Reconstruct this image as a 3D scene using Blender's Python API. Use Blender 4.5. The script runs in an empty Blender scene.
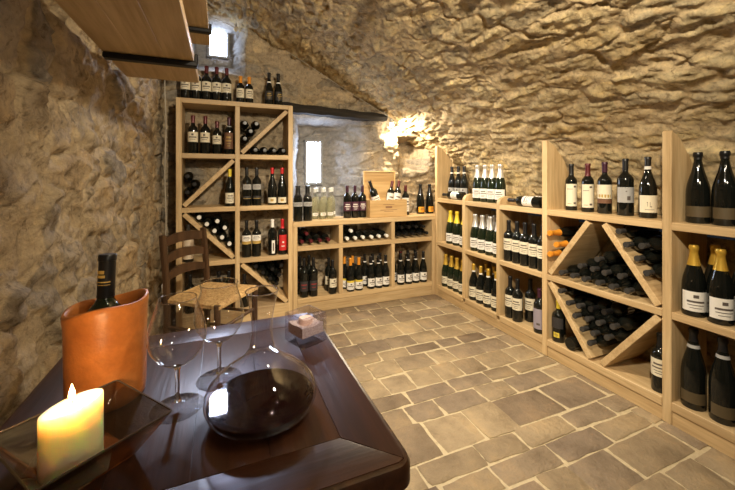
import bpy, bmesh, math, random
import numpy as np
from mathutils import Vector, Matrix
PI = math.pi
rnd = random.Random(7)
scene = bpy.context.scene
COL = scene.collection

# ------------------------------------------------------------------ helpers
def link(o, parent=None):
    COL.objects.link(o)
    if parent is not None:
        o.parent = parent
    return o

def smooth(me, angle=None):
    me.polygons.foreach_set('use_smooth', [True] * len(me.polygons))
    if angle is not None:
        try:
            me.set_sharp_from_angle(angle=math.radians(angle))
        except Exception:
            pass

def mesh_obj(name, bm, mats, parent=None, sm=None, loc=None):
    me = bpy.data.meshes.new(name)
    bmesh.ops.recalc_face_normals(bm, faces=bm.faces[:])
    bm.to_mesh(me); bm.free()
    for m in (mats if isinstance(mats, (list, tuple)) else [mats]):
        me.materials.append(m)
    if sm is not None:
        smooth(me, sm)
    o = bpy.data.objects.new(name, me)
    if loc is not None:
        o.location = loc
    return link(o, parent)

def tag(o, label, cat, group=None, kind=None):
    o['label'] = label; o['category'] = cat
    if group: o['group'] = group
    if kind: o['kind'] = kind
    return o

def thing(name, label, cat, loc=(0, 0, 0), rot=(0, 0, 0), group=None):
    o = bpy.data.objects.new(name, None)
    o.empty_display_size = 0.05
    o.location = loc; o.rotation_euler = rot
    link(o)
    return tag(o, label, cat, group)

def structure(o):
    o['kind'] = 'structure'
    return o

def add_box(bm, lo, hi, bev=0.0, M=None, mi=0, seg=1):
    x0, y0, z0 = lo; x1, y1, z1 = hi
    vs = [bm.verts.new(p) for p in ((x0,y0,z0),(x1,y0,z0),(x1,y1,z0),(x0,y1,z0),(x0,y0,z1),(x1,y0,z1),(x1,y1,z1),(x0,y1,z1))]
    fs = [bm.faces.new([vs[i] for i in q]) for q in ((0,3,2,1),(4,5,6,7),(0,1,5,4),(1,2,6,5),(2,3,7,6),(3,0,4,7))]
    for f in fs: f.material_index = mi
    geo = vs
    if bev > 0:
        es = list({e for f in fs for e in f.edges})
        r = bmesh.ops.bevel(bm, geom=es, offset=bev, segments=seg, affect='EDGES', profile=0.5)
        geo = list({v for f in r['faces'] for v in f.verts} | {v for v in vs if v.is_valid})
    if M is not None:
        bmesh.ops.transform(bm, matrix=M, verts=[v for v in geo if v.is_valid])
    return geo

def box(name, lo, hi, mat, parent=None, bev=0.002, M=None, seg=1):
    bm = bmesh.new(); add_box(bm, lo, hi, bev, M, 0, seg)
    return mesh_obj(name, bm, mat, parent, 30)

def add_prism(bm, pts, axis, a, b, mi=0):
    """extrude a closed outline along an axis: axis 'x': pts=(y,z); 'y': pts=(x,z); 'z': pts=(x,y)"""
    def P(p, t):
        return (t, p[0], p[1]) if axis == 'x' else (p[0], t, p[1]) if axis == 'y' else (p[0], p[1], t)
    A = [bm.verts.new(P(p, a)) for p in pts]; B = [bm.verts.new(P(p, b)) for p in pts]
    n = len(pts)
    fs = [bm.faces.new(A[::-1]), bm.faces.new(B)]
    for i in range(n):
        fs.append(bm.faces.new((A[i], A[(i+1) % n], B[(i+1) % n], B[i])))
    for f in fs: f.material_index = mi
    return A + B

def prism(name, pts, axis, a, b, mat, parent=None, bev=0.002):
    bm = bmesh.new(); add_prism(bm, pts, axis, a, b)
    if bev:
        bmesh.ops.bevel(bm, geom=bm.edges[:], offset=bev, segments=1, affect='EDGES')
    return mesh_obj(name, bm, mat, parent, 30)

def add_lathe(bm, prof, n=24, mi=0, cap0=True, cap1=True, a0=0.0, a1=2*PI, M=None):
    full = abs(a1 - a0 - 2*PI) < 1e-6
    m = n if full else n + 1
    rings = []; allv = []
    for r, z in prof:
        if r < 1e-6:
            v = bm.verts.new((0, 0, z)); rings.append([v]); allv.append(v); continue
        ring = []
        for i in range(m):
            a = a0 + (a1 - a0) * i / n
            ring.append(bm.verts.new((r*math.cos(a), r*math.sin(a), z)))
        rings.append(ring); allv += ring
    for k in range(len(rings) - 1):
        A, B = rings[k], rings[k+1]
        for i in range(n):
            j = (i + 1) % m if full else i + 1
            if len(A) == 1 and len(B) == 1: continue
            if len(A) == 1: f = bm.faces.new((A[0], B[j], B[i]))
            elif len(B) == 1: f = bm.faces.new((A[i], A[j], B[0]))
            else: f = bm.faces.new((A[i], A[j], B[j], B[i]))
            f.material_index = mi
    if full:
        if cap0 and len(rings[0]) > 1: bm.faces.new(rings[0][::-1]).material_index = mi
        if cap1 and len(rings[-1]) > 1: bm.faces.new(rings[-1]).material_index = mi
    if M is not None:
        bmesh.ops.transform(bm, matrix=M, verts=allv)
    return allv

def lathe(name, prof, mat, parent=None, n=24, sm=40, **k):
    bm = bmesh.new(); add_lathe(bm, prof, n, **k)
    return mesh_obj(name, bm, mat, parent, sm)

def add_tube(bm, pts, r, n=8, mi=0, caps=True):
    pts = [Vector(p) for p in pts]
    rs = r if isinstance(r, (list, tuple)) else [r] * len(pts)
    up = Vector((0, 0, 1)); prev = None; rings = []
    for i, p in enumerate(pts):
        d = (pts[min(i+1, len(pts)-1)] - pts[max(i-1, 0)]).normalized()
        if prev is None:
            a = d.cross(up)
            if a.length < 1e-3: a = d.cross(Vector((1, 0, 0)))
            a.normalize()
        else:
            a = (prev - d * prev.dot(d)).normalized()
        b = d.cross(a); prev = a
        rings.append([bm.verts.new(p + (a*math.cos(t) + b*math.sin(t)) * rs[i]) for t in [2*PI*k/n for k in range(n)]])
    for A, B in zip(rings, rings[1:]):
        for k in range(n):
            bm.faces.new((A[k], A[(k+1) % n], B[(k+1) % n], B[k])).material_index = mi
    if caps:
        bm.faces.new(rings[0][::-1]).material_index = mi; bm.faces.new(rings[-1]).material_index = mi

def dup(root, loc, rot, label, group=None):
    r = root.copy(); COL.objects.link(r)
    r.location = loc; r.rotation_euler = rot; r['label'] = label
    if group: r['group'] = group
    for ch in list(root.children):
        c = ch.copy(); COL.objects.link(c); c.parent = r
        for g in list(ch.children):
            d = g.copy(); COL.objects.link(d); d.parent = c
    return r

# ------------------------------------------------------------------ materials
class NT:
    def __init__(s, name):
        s.m = bpy.data.materials.new(name); s.m.use_nodes = True
        s.t = s.m.node_tree; s.t.nodes.clear()
        s.out = s.t.nodes.new('ShaderNodeOutputMaterial')
    def n(s, ty, **k):
        nd = s.t.nodes.new(ty)
        for a, v in k.items():
            if a in nd.inputs: nd.inputs[a].default_value = v
            else: setattr(nd, a, v)
        return nd
    def l(s, a, b): s.t.links.new(a, b)
    def pbsdf(s, **k):
        b = s.n('ShaderNodeBsdfPrincipled')
        for a, v in k.items(): b.inputs[a.replace('_', ' ')].default_value = v
        s.l(b.outputs[0], s.out.inputs[0]); return b
    def coord(s, scale=(1, 1, 1), kind='Object', rot=(0,0,0)):
        tc = s.n('ShaderNodeTexCoord'); mp = s.n('ShaderNodeMapping')
        mp.inputs['Scale'].default_value = scale; mp.inputs['Rotation'].default_value = rot
        s.l(tc.outputs[kind], mp.inputs[0]); return mp.outputs[0]
    def noise(s, vec, scale, detail=4, rough=0.55):
        n = s.n('ShaderNodeTexNoise'); n.inputs['Scale'].default_value = scale
        n.inputs['Detail'].default_value = detail; n.inputs['Roughness'].default_value = rough
        if vec is not None: s.l(vec, n.inputs['Vector'])
        return n
    def ramp(s, fac, stops, interp='LINEAR'):
        r = s.n('ShaderNodeValToRGB'); e = r.color_ramp.elements
        r.color_ramp.interpolation = interp
        while len(e) < len(stops): e.new(0.5)
        for el, (p, c) in zip(e, stops): el.position = p; el.color = (*c, 1) if len(c) == 3 else c
        s.l(fac, r.inputs[0]); return r.outputs[0]
    def mix(s, fac, a, b, mode='MIX'):
        m = s.n('ShaderNodeMix'); m.data_type = 'RGBA'; m.blend_type = mode
        for sock, v in ((m.inputs[0], fac), (m.inputs[6], a), (m.inputs[7], b)):
            if isinstance(v, (int, float)): sock.default_value = v
            elif isinstance(v, tuple): sock.default_value = (*v, 1) if len(v) == 3 else v
            else: s.l(v, sock)
        return m.outputs[2]
    def bump(s, h, b, strength=0.3, dist=0.01):
        n = s.n('ShaderNodeBump'); n.inputs['Strength'].default_value = strength
        n.inputs['Distance'].default_value = dist
        s.l(h, n.inputs['Height']); s.l(n.outputs[0], b.inputs['Normal'])

def plain(name, col, rough=0.5, metal=0.0, **k):
    t = NT(name); t.pbsdf(Base_Color=(*col, 1), Roughness=rough, Metallic=metal, **k); return t.m

def wood(name, c0, c1, c2, axis, rough=0.5, spec=0.4, gs=1.0, obj_rand=True):
    t = NT(name)
    sc = [14*gs, 14*gs, 14*gs]; sc['xyz'.index(axis)] = 0.9*gs
    v = t.coord(tuple(sc))
    n1 = t.noise(v, 1.6, 6, 0.6); n2 = t.noise(v, 7.0, 3, 0.5)
    base = t.ramp(n1.outputs[0], [(0.32, c0), (0.52, c1), (0.7, c2)])
    fine = t.ramp(n2.outputs[0], [(0.35, (0.86, 0.84, 0.8)), (0.6, (1, 1, 1))])
    col = t.mix(1.0, base, fine, 'MULTIPLY')
    if obj_rand:
        oi = t.n('ShaderNodeObjectInfo')
        tint = t.ramp(oi.outputs['Random'], [(0, (0.86, 0.84, 0.8)), (1, (1.08, 1.06, 1.0))])
        col = t.mix(1.0, col, tint, 'MULTIPLY')
    b = t.pbsdf(Roughness=rough); b.inputs['Specular IOR Level'].default_value = spec
    t.l(col, b.inputs['Base Color'])
    t.bump(n2.outputs[0], b, 0.12, 0.004)
    return t.m

PINE0, PINE1, PINE2 = (0.48, 0.335, 0.18), (0.60, 0.44, 0.25), (0.68, 0.525, 0.32)
pine = {a: wood('pine_' + a, PINE0, PINE1, PINE2, a) for a in 'xyz'}
shelf_wood = wood('shelf_wood', (0.42, 0.30, 0.17), (0.56, 0.42, 0.25), (0.64, 0.50, 0.31), 'y', gs=0.8)
crate_wood = wood('crate_wood', (0.56, 0.36, 0.16), (0.66, 0.45, 0.22), (0.72, 0.52, 0.29), 'x')
dark_wood = wood('table_wood', (0.026, 0.009, 0.005), (0.052, 0.018, 0.008), (0.085, 0.030, 0.012), 'y', rough=0.34, spec=0.6)
dark_wood_x = wood('table_wood_cross', (0.026, 0.009, 0.005), (0.052, 0.018, 0.008), (0.085, 0.030, 0.012), 'x', rough=0.34, spec=0.6)
chair_wood = wood('chair_wood', (0.045, 0.024, 0.014), (0.075, 0.04, 0.022), (0.10, 0.055, 0.03), 'z', rough=0.35)
beam_wood = wood('beam_wood', (0.010, 0.008, 0.007), (0.018, 0.015, 0.013), (0.03, 0.024, 0.02), 'x', rough=0.8)
black_iron = plain('black_iron', (0.012, 0.012, 0.013), 0.45, 0.6)
white_plastic = plain('white_plastic', (0.72, 0.70, 0.66), 0.5)
grey_frame = plain('window_frame_grey', (0.30, 0.31, 0.33), 0.6)

def stone_mat(name, mortar, stones, rough=0.9, bump=0.5, fine=26):
    t = NT(name)
    at = t.n('ShaderNodeAttribute'); at.attribute_name = 'stone'
    sp = t.n('ShaderNodeSeparateColor'); t.l(at.outputs['Color'], sp.inputs[0])
    v = t.coord()
    nz = t.noise(v, 9, 6, 0.65); nf = t.noise(v, fine, 8, 0.7); nb = t.noise(v, 3.0, 4, 0.6)
    st = t.ramp(sp.outputs[0], [(i / (len(stones) - 1), c) for i, c in enumerate(stones)])
    var = t.ramp(nz.outputs[0], [(0.33, (0.42, 0.37, 0.30)), (0.5, (1, 1, 1)), (0.68, (1.4, 1.33, 1.15))])
    st = t.mix(0.85, st, var, 'MULTIPLY')
    vor = t.n('ShaderNodeTexNoise'); vor.inputs['Scale'].default_value = 34; vor.inputs['Detail'].default_value = 6; vor.inputs['Roughness'].default_value = 0.75; vor.inputs['Distortion'].default_value = 0.6; t.l(v, vor.inputs['Vector'])
    det = t.mix(0.85, (1, 1, 1), t.ramp(vor.outputs[0], [(0.34, (0.45, 0.40, 0.33)), (0.46, (1, 1, 1)), (0.66, (1.3, 1.26, 1.15))]), 'MULTIPLY')
    rust = t.ramp(nb.outputs[0], [(0.52, (0, 0, 0)), (0.68, (1, 1, 1))])
    ru = t.n('ShaderNodeMath', operation='MULTIPLY'); t.l(rust, ru.inputs[0]); ru.inputs[1].default_value = 0.4
    st = t.mix(ru.outputs[0], st, (0.36, 0.23, 0.09))
    mo = t.mix(0.5, mortar, t.ramp(nf.outputs[0], [(0.3, (0.55, 0.5, 0.42)), (0.7, (1.25, 1.2, 1.1))]), 'MULTIPLY')
    g = t.n('ShaderNodeMath', operation='ADD'); t.l(sp.outputs[1], g.inputs[0])
    nn = t.n('ShaderNodeMath', operation='MULTIPLY_ADD'); t.l(nf.outputs[0], nn.inputs[0]); nn.inputs[1].default_value = 0.5; nn.inputs[2].default_value = -0.25
    t.l(nn.outputs[0], g.inputs[1])
    mask = t.ramp(g.outputs[0], [(0.30, (0, 0, 0)), (0.55, (1, 1, 1))])
    col = t.mix(1.0, t.mix(mask, mo, st), det, 'MULTIPLY')
    pl = t.ramp(nf.outputs[0], [(0.3, (0.24, 0.24, 0.25)), (0.7, (0.42, 0.42, 0.43))])
    col = t.mix(sp.outputs[2], col, pl)
    b = t.pbsdf(Roughness=rough); b.inputs['Specular IOR Level'].default_value = 0.2
    t.l(col, b.inputs['Base Color'])
    ad = t.n('ShaderNodeMath', operation='ADD'); t.l(nf.outputs[0], ad.inputs[0]); t.l(nz.outputs[0], ad.inputs[1])
    t.bump(ad.outputs[0], b, bump, 0.02)
    return t.m

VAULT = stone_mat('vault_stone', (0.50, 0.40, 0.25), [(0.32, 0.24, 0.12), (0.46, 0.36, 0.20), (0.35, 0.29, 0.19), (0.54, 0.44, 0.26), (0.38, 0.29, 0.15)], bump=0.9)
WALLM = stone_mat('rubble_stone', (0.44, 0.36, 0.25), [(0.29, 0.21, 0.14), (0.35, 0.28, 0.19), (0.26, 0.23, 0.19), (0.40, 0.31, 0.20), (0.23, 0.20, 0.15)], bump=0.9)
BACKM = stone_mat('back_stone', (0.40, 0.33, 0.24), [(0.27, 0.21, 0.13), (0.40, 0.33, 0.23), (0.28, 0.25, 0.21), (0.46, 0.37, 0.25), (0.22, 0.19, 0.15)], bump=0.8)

def floor_mat():
    t = NT('floor_stone')
    at = t.n('ShaderNodeAttribute'); at.attribute_name = 'stone'
    sp = t.n('ShaderNodeSeparateColor'); t.l(at.outputs['Color'], sp.inputs[0])
    v = t.coord()
    nz = t.noise(v, 5, 6, 0.65); nf = t.noise(v, 40, 6, 0.7)
    st = t.ramp(sp.outputs[0], [(0, (0.17, 0.122, 0.085)), (0.3, (0.28, 0.212, 0.132)), (0.55, (0.35, 0.27, 0.17)), (0.8, (0.22, 0.167, 0.12)), (1, (0.31, 0.238, 0.148))])
    st = t.mix(0.9, st, t.ramp(nz.outputs[0], [(0.3, (0.6, 0.57, 0.55)), (0.52, (1, 1, 1)), (0.72, (1.4, 1.32, 1.18))]), 'MULTIPLY')
    gr = t.mix(0.5, (0.56, 0.47, 0.32), t.ramp(nf.outputs[0], [(0.3, (0.6, 0.57, 0.5)), (0.7, (1.2, 1.18, 1.1))]), 'MULTIPLY')
    col = t.mix(sp.outputs[1], gr, st)
    b = t.pbsdf(Roughness=0.62); b.inputs['Specular IOR Level'].default_value = 0.35
    t.l(col, b.inputs['Base Color'])
    ad = t.n('ShaderNodeMath', operation='ADD'); t.l(nf.outputs[0], ad.inputs[0])
    m3 = t.n('ShaderNodeMath', operation='MULTIPLY'); t.l(nz.outputs[0], m3.inputs[0]); m3.inputs[1].default_value = 3.0
    t.l(m3.outputs[0], ad.inputs[1])
    t.bump(ad.outputs[0], b, 0.6, 0.014)
    return t.m
FLOORM = floor_mat()

def thin_glass(name, tint=(0.97, 0.97, 0.98), ior=1.5, rough=0.0, gain=1.25, base=0.03, edge=0.70):
    t = NT(name)
    fr = t.n('ShaderNodeFresnel'); ge = t.n('ShaderNodeNewGeometry')
    io = t.n('ShaderNodeMapRange'); t.l(ge.outputs['Backfacing'], io.inputs[0]); io.inputs[3].default_value = ior; io.inputs[4].default_value = 1/ior
    t.l(io.outputs[0], fr.inputs['IOR'])
    tr = t.n('ShaderNodeBsdfTransparent')
    lw = t.n('ShaderNodeLayerWeight'); lw.inputs['Blend'].default_value = 0.5
    ed = t.ramp(lw.outputs['Facing'], [(0.50, tint), (0.80, tuple(c*0.9 for c in tint)), (0.97, tuple(c*0.6 for c in tint))])
    t.l(ed, tr.inputs['Color'])
    gl = t.n('ShaderNodeBsdfGlossy'); gl.inputs['Roughness'].default_value = rough
    mx = t.n('ShaderNodeMixShader')
    fm = t.n('ShaderNodeMath', operation='MULTIPLY_ADD'); fm.use_clamp = True; t.l(fr.outputs[0], fm.inputs[0]); fm.inputs[1].default_value = gain; fm.inputs[2].default_value = base
    t.l(fm.outputs[0], mx.inputs[0]); t.l(tr.outputs[0], mx.inputs[1]); t.l(gl.outputs[0], mx.inputs[2])
    gb = t.n('ShaderNodeBsdfGlass'); gb.inputs['IOR'].default_value = 1.45; gb.inputs['Roughness'].default_value = rough
    em = t.ramp(lw.outputs['Facing'], [(edge, (0, 0, 0)), (min(edge+0.22, 0.99), (0.85, 0.85, 0.85))])
    m2 = t.n('ShaderNodeMixShader'); t.l(em, m2.inputs[0]); t.l(mx.outputs[0], m2.inputs[1]); t.l(gb.outputs[0], m2.inputs[2])
    t.l(m2.outputs[0], t.out.inputs[0])
    return t.m
clear_glass = thin_glass('clear_glass', (0.95, 0.95, 0.965), 1.55)
decanter_glass = thin_glass('decanter_glass', (0.92, 0.92, 0.96), 1.55, gain=1.3, base=0.025)
smoke_glass = thin_glass('smoked_glass', (0.62, 0.57, 0.52), 1.6)
bottle_clear = thin_glass('clear_bottle_glass', (0.92, 0.93, 0.90), 1.5)
solid_glass = NT('solid_glass'); solid_glass.pbsdf(Base_Color=(1, 1, 1, 1), Roughness=0.0, IOR=1.45, Transmission_Weight=1.0); solid_glass = solid_glass.m

def emit(name, col, s):
    t = NT(name); e = t.n('ShaderNodeEmission'); e.inputs[0].default_value = (*col, 1); e.inputs[1].default_value = s
    t.l(e.outputs[0], t.out.inputs[0]); return t.m

# ------------------------------------------------------------------ numpy noise / stonework
def hash2(i, j, k):
    n = (i * 374761393 + j * 668265263 + k * 2147483647 + 1013904223) & 0xffffffff
    n = ((n ^ (n >> 13)) * 1274126177) & 0xffffffff
    n = ((n ^ (n >> 16)) * 2246822519) & 0xffffffff
    return ((n ^ (n >> 15)) & 0xffffff) / float(0x1000000)

def vnoise(u, v, seed):
    i = np.floor(u).astype(np.int64); j = np.floor(v).astype(np.int64)
    a = u - i; b = v - j
    a = a*a*a*(a*(a*6-15)+10); b = b*b*b*(b*(b*6-15)+10)
    h = lambda x, y: hash2(x, y, seed)
    return (h(i, j)*(1-a) + h(i+1, j)*a)*(1-b) + (h(i, j+1)*(1-a) + h(i+1, j+1)*a)*b - 0.5

def fbm(u, v, seed, oct=4, gain=0.5):
    s = 0; amp = 1
    for o in range(oct):
        s = s + amp * vnoise(u*2**o + 17.3*o, v*2**o + 5.1*o, seed + o*31); amp *= gain
    return s

def sstep(a, b, x):
    t = np.clip((x - a) / (b - a), 0, 1); return t*t*(3 - 2*t)

def stones(u, v, cw, ch, seed, amp, mortar=0.22, warp=0.35, rough=0.3, tilt=0.5, gone=0.12, fill=0.58):
    U = u/cw + warp*fbm(u/cw*0.9, v/ch*0.9, seed+3, 3); V = v/ch + warp*fbm(u/cw*0.9+40, v/ch*0.9, seed+9, 3)
    J = np.floor(V).astype(np.int64)
    F1 = np.full(U.shape, 9.); F2 = np.full(U.shape, 9.)
    B = [np.zeros(U.shape) for _ in range(5)]
    for dj in (-1, 0, 1):
        jj = J + dj
        off = 0.5*(jj % 2) + 0.3*hash2(jj, jj*0+5, seed)
        I = np.floor(U - off).astype(np.int64)
        for di in (-2, -1, 0, 1, 2):
            ii = I + di
            h1 = hash2(ii, jj, seed+1); h2 = hash2(ii, jj, seed+2); h3 = hash2(ii, jj, seed+4); h4 = hash2(ii, jj, seed+5)
            cu = ii + 0.5 + off + (h1-0.5)*0.75; cv = jj + 0.5 + (h2-0.5)*0.55
            dx = U - cu; dy = V - cv
            ca = (h4-0.5)*0.7; rx = dx + dy*ca*ch/cw; ry = dy - dx*ca*0.5
            d = (np.abs(rx)**2.6 + np.abs(ry*1.05)**2.6)**(1/2.6) / (0.75 + 0.5*h3)
            m = d < F1
            F2 = np.where(m, F1, np.minimum(F2, d))
            for k, val in enumerate((h1, h2, h3, dx, dy)): B[k] = np.where(m, val, B[k])
            F1 = np.where(m, d, F1)
    e = F2 - F1 + 0.16*fbm(u*11, v*16, seed+20, 4, 0.6)
    prof = sstep(0.04, mortar, e)
    flat = np.where(B[0] < gone, 0.2, 1.0)
    h = prof*flat*amp*(0.45 + 0.8*B[1]) + prof*tilt*amp*((B[2]-0.5)*B[3]*1.2 + (B[0]-0.5)*B[4]*2.6)*flat
    st = fbm(u/cw*0.7 + 9*B[2], v/ch*3.4 + 0.8*fbm(u*5, v*5, seed+33, 2) + 7*B[0], seed+90, 2)
    led = np.round(st*5)/5*0.7 + st*0.3
    h = h + 1.1*amp*rough*led*prof*flat
    crev = sstep(0.09, 0.0, F2 - F1 + 0.10*fbm(u*9, v*9, seed+61, 2))*(hash2(J, np.floor(U*1.7).astype(np.int64), seed+8) > 0.45)
    h = h + (1-prof)*amp*fill*(1.0 + 1.2*fbm(u*6, v*6, seed+62, 4, 0.6)) - 0.5*amp*crev
    h = h + rough*amp*fbm(u*13, v*20, seed+50, 5, 0.6)*(0.5 + 0.6*prof) + 0.5*amp*fbm(u*2.2, v*2.2, seed+70, 2)
    return h, prof*flat, (B[0]*0.6 + B[2]*0.4 + 0.0)

def grid_mesh(name, P, attr, mat, keep=None):
    """P: (n,m,3) array; attr: (n,m,3)"""
    n, m = P.shape[:2]
    idx = np.arange(n*m).reshape(n, m)
    q = np.stack([idx[:-1, :-1], idx[1:, :-1], idx[1:, 1:], idx[:-1, 1:]], -1).reshape(-1, 4)
    me = bpy.data.meshes.new(name)
    me.from_pydata(P.reshape(-1, 3).tolist(), [], q.tolist())
    a = me.color_attributes.new('stone', 'FLOAT_COLOR', 'POINT')
    c = np.concatenate([attr.reshape(-1, 3), np.ones((n*m, 1))], 1)
    a.data.foreach_set('color', c.ravel().astype(np.float32))
    me.materials.append(mat); smooth(me)
    return link(bpy.data.objects.new(name, me))

def spaced(a, b, brk, coarse, fine):
    return np.concatenate([np.arange(a, brk, coarse), np.arange(brk, b + fine*0.5, fine)])

Y0, YW, XL, XRW = -1.3, 3.38, -0.43, 2.34
# --- vault and right wall, one profile split at z = 0.9
prof = np.array([(2.34, 0.0), (2.34, 0.9), (2.32, 1.1), (2.27, 1.28), (2.18, 1.43), (2.03, 1.57), (1.86, 1.70), (1.645, 1.83), (1.15, 2.07), (0.7, 2.30), (0.16, 2.57), (-0.3, 2.75), (-0.6, 2.83)])
seg = np.r_[0, np.cumsum(np.hypot(*np.diff(prof, axis=0).T))]
def vault_patch(name, t0, t1, dt, mat):
    tt = np.arange(t0, t1 + dt*0.5, dt)
    # smoothed profile
    k = np.linspace(-0.12, 0.12, 9)
    px = np.mean([np.interp(tt+d, seg, prof[:, 0]) for d in k], 0); pz = np.mean([np.interp(tt+d, seg, prof[:, 1]) for d in k], 0)
    pz = np.where(tt < 0.2, tt, pz)
    gx = np.gradient(px, tt); gz = np.gradient(pz, tt); ln = np.hypot(gx, gz); nx, nz = -gz/ln, gx/ln
    yy = spaced(Y0, YW + 0.16, 0.4, 0.05, 0.0095)
    Yg, Tg = np.meshgrid(yy, tt, indexing='ij')
    h1, p1, r1 = stones(Yg - 0.10*Tg, Tg, 0.31, 0.125, 11, 0.030, mortar=0.36, warp=0.5, rough=0.6, tilt=0.8, gone=0.18)
    h2, p2, r2 = stones(Yg*0.9 + 3, Tg*1.0 + 2, 0.17, 0.085, 23, 0.030, mortar=0.34, warp=0.55, rough=0.6, tilt=0.8, gone=0.2)
    w = sstep(2.0, 2.7, Yg + 0.35*(Tg - 2.2) + 0.4*fbm(Yg, Tg, 5, 2))
    h = h1*(1-w) + h2*w; p = p1*(1-w) + p2*w; r = np.where(w < 0.5, r1, r2)
    fade = sstep(0.0, 0.25, Tg - 0.7)
    h = np.clip(h - 0.012, -0.03, 0.05) * (0.4 + 0.6*fade)
    P = np.stack([np.broadcast_to(px, Yg.shape) + nx*h, Yg, np.broadcast_to(pz, Yg.shape) + nz*h], -1)
    return grid_mesh(name, P, np.stack([r, p, r*0], -1), mat)
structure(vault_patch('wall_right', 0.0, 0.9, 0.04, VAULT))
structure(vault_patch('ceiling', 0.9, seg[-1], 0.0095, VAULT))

# --- left wall
yy = spaced(Y0, YW + 0.16, 0.4, 0.05, 0.0095); zz = np.arange(0, 2.90, 0.0095)
Yg, Zg = np.meshgrid(yy, zz, indexing='ij')
h, p, r = stones(Yg, Zg, 0.20, 0.165, 71, 0.030, mortar=0.26, warp=0.5, rough=0.55, tilt=0.8, gone=0.15, fill=0.30)
h = np.clip(h - 0.018, -0.035, 0.045)
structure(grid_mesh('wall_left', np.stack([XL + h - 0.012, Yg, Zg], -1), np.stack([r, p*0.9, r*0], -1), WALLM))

# --- back wall with the window niches
xx = np.arange(-0.62, 2.45, 0.0105); zz = np.arange(0, 2.90, 0.0105)
Xg, Zg = np.meshgrid(xx, zz, indexing='ij')
h, p, r = stones(Xg, Zg, 0.27, 0.13, 133, 0.042, mortar=0.22, warp=0.45, rough=0.5, tilt=0.7, gone=0.12, fill=0.3)
h = np.clip(h - 0.006, -0.02, 0.042)
wob = 0.03*fbm(Xg*4, Zg*4, 9, 3)
def recess(x0, x0b, x1b, x1, z0, z0b, z1b, z1, dep):
    a = np.clip((Xg + wob - x0)/max(x0b-x0, 1e-3), 0, 1); b = np.clip((x1 - Xg - wob)/max(x1-x1b, 1e-3), 0, 1)
    c = np.clip((Zg + wob - z0)/max(z0b-z0, 1e-3), 0, 1); d = np.clip((z1 - Zg)/max(z1-z1b, 1e-3), 0, 1)
    return dep*np.minimum(np.minimum(a, b), np.minimum(c, d))
niche = recess(0.62, 0.74, 1.06, 1.50, 0.74, 0.80, 1.70, 1.80, 0.34)
high = recess(-0.26, -0.20, 0.08, 0.22, 2.10, 2.26, 2.53, 2.60, 0.32)
dark = recess(1.74, 1.79, 2.06, 2.12, 1.26, 1.34, 1.58, 1.62, 0.32)
dep = np.maximum(np.maximum(niche, high), dark)
inside = sstep(0.05, 0.2, dep/0.3)
pier = sstep(1.50, 1.56, Xg)*sstep(1.76, 1.70, Xg)*sstep(1.15, 1.22, Zg)*sstep(1.62, 1.57, Zg)
Yb = YW - h*(1 - 0.1*inside) + dep - 0.07*pier*(0.7 + 0.5*fbm(Xg*3, Zg*16, 44, 2))
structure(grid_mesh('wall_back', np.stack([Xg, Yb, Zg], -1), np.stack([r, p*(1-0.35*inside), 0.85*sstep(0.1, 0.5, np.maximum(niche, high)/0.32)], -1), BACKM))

# --- front wall behind the camera
xx = np.arange(-0.62, 2.45, 0.05); zz = np.arange(0, 2.95, 0.05)
Xg, Zg = np.meshgrid(xx, zz, indexing='ij')
h, p, r = stones(Xg, Zg, 0.26, 0.14, 233, 0.03)
structure(grid_mesh('wall_front', np.stack([Xg, Y0 + 0.02 + h, Zg], -1), np.stack([r, p, r*0], -1), WALLM))

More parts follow.
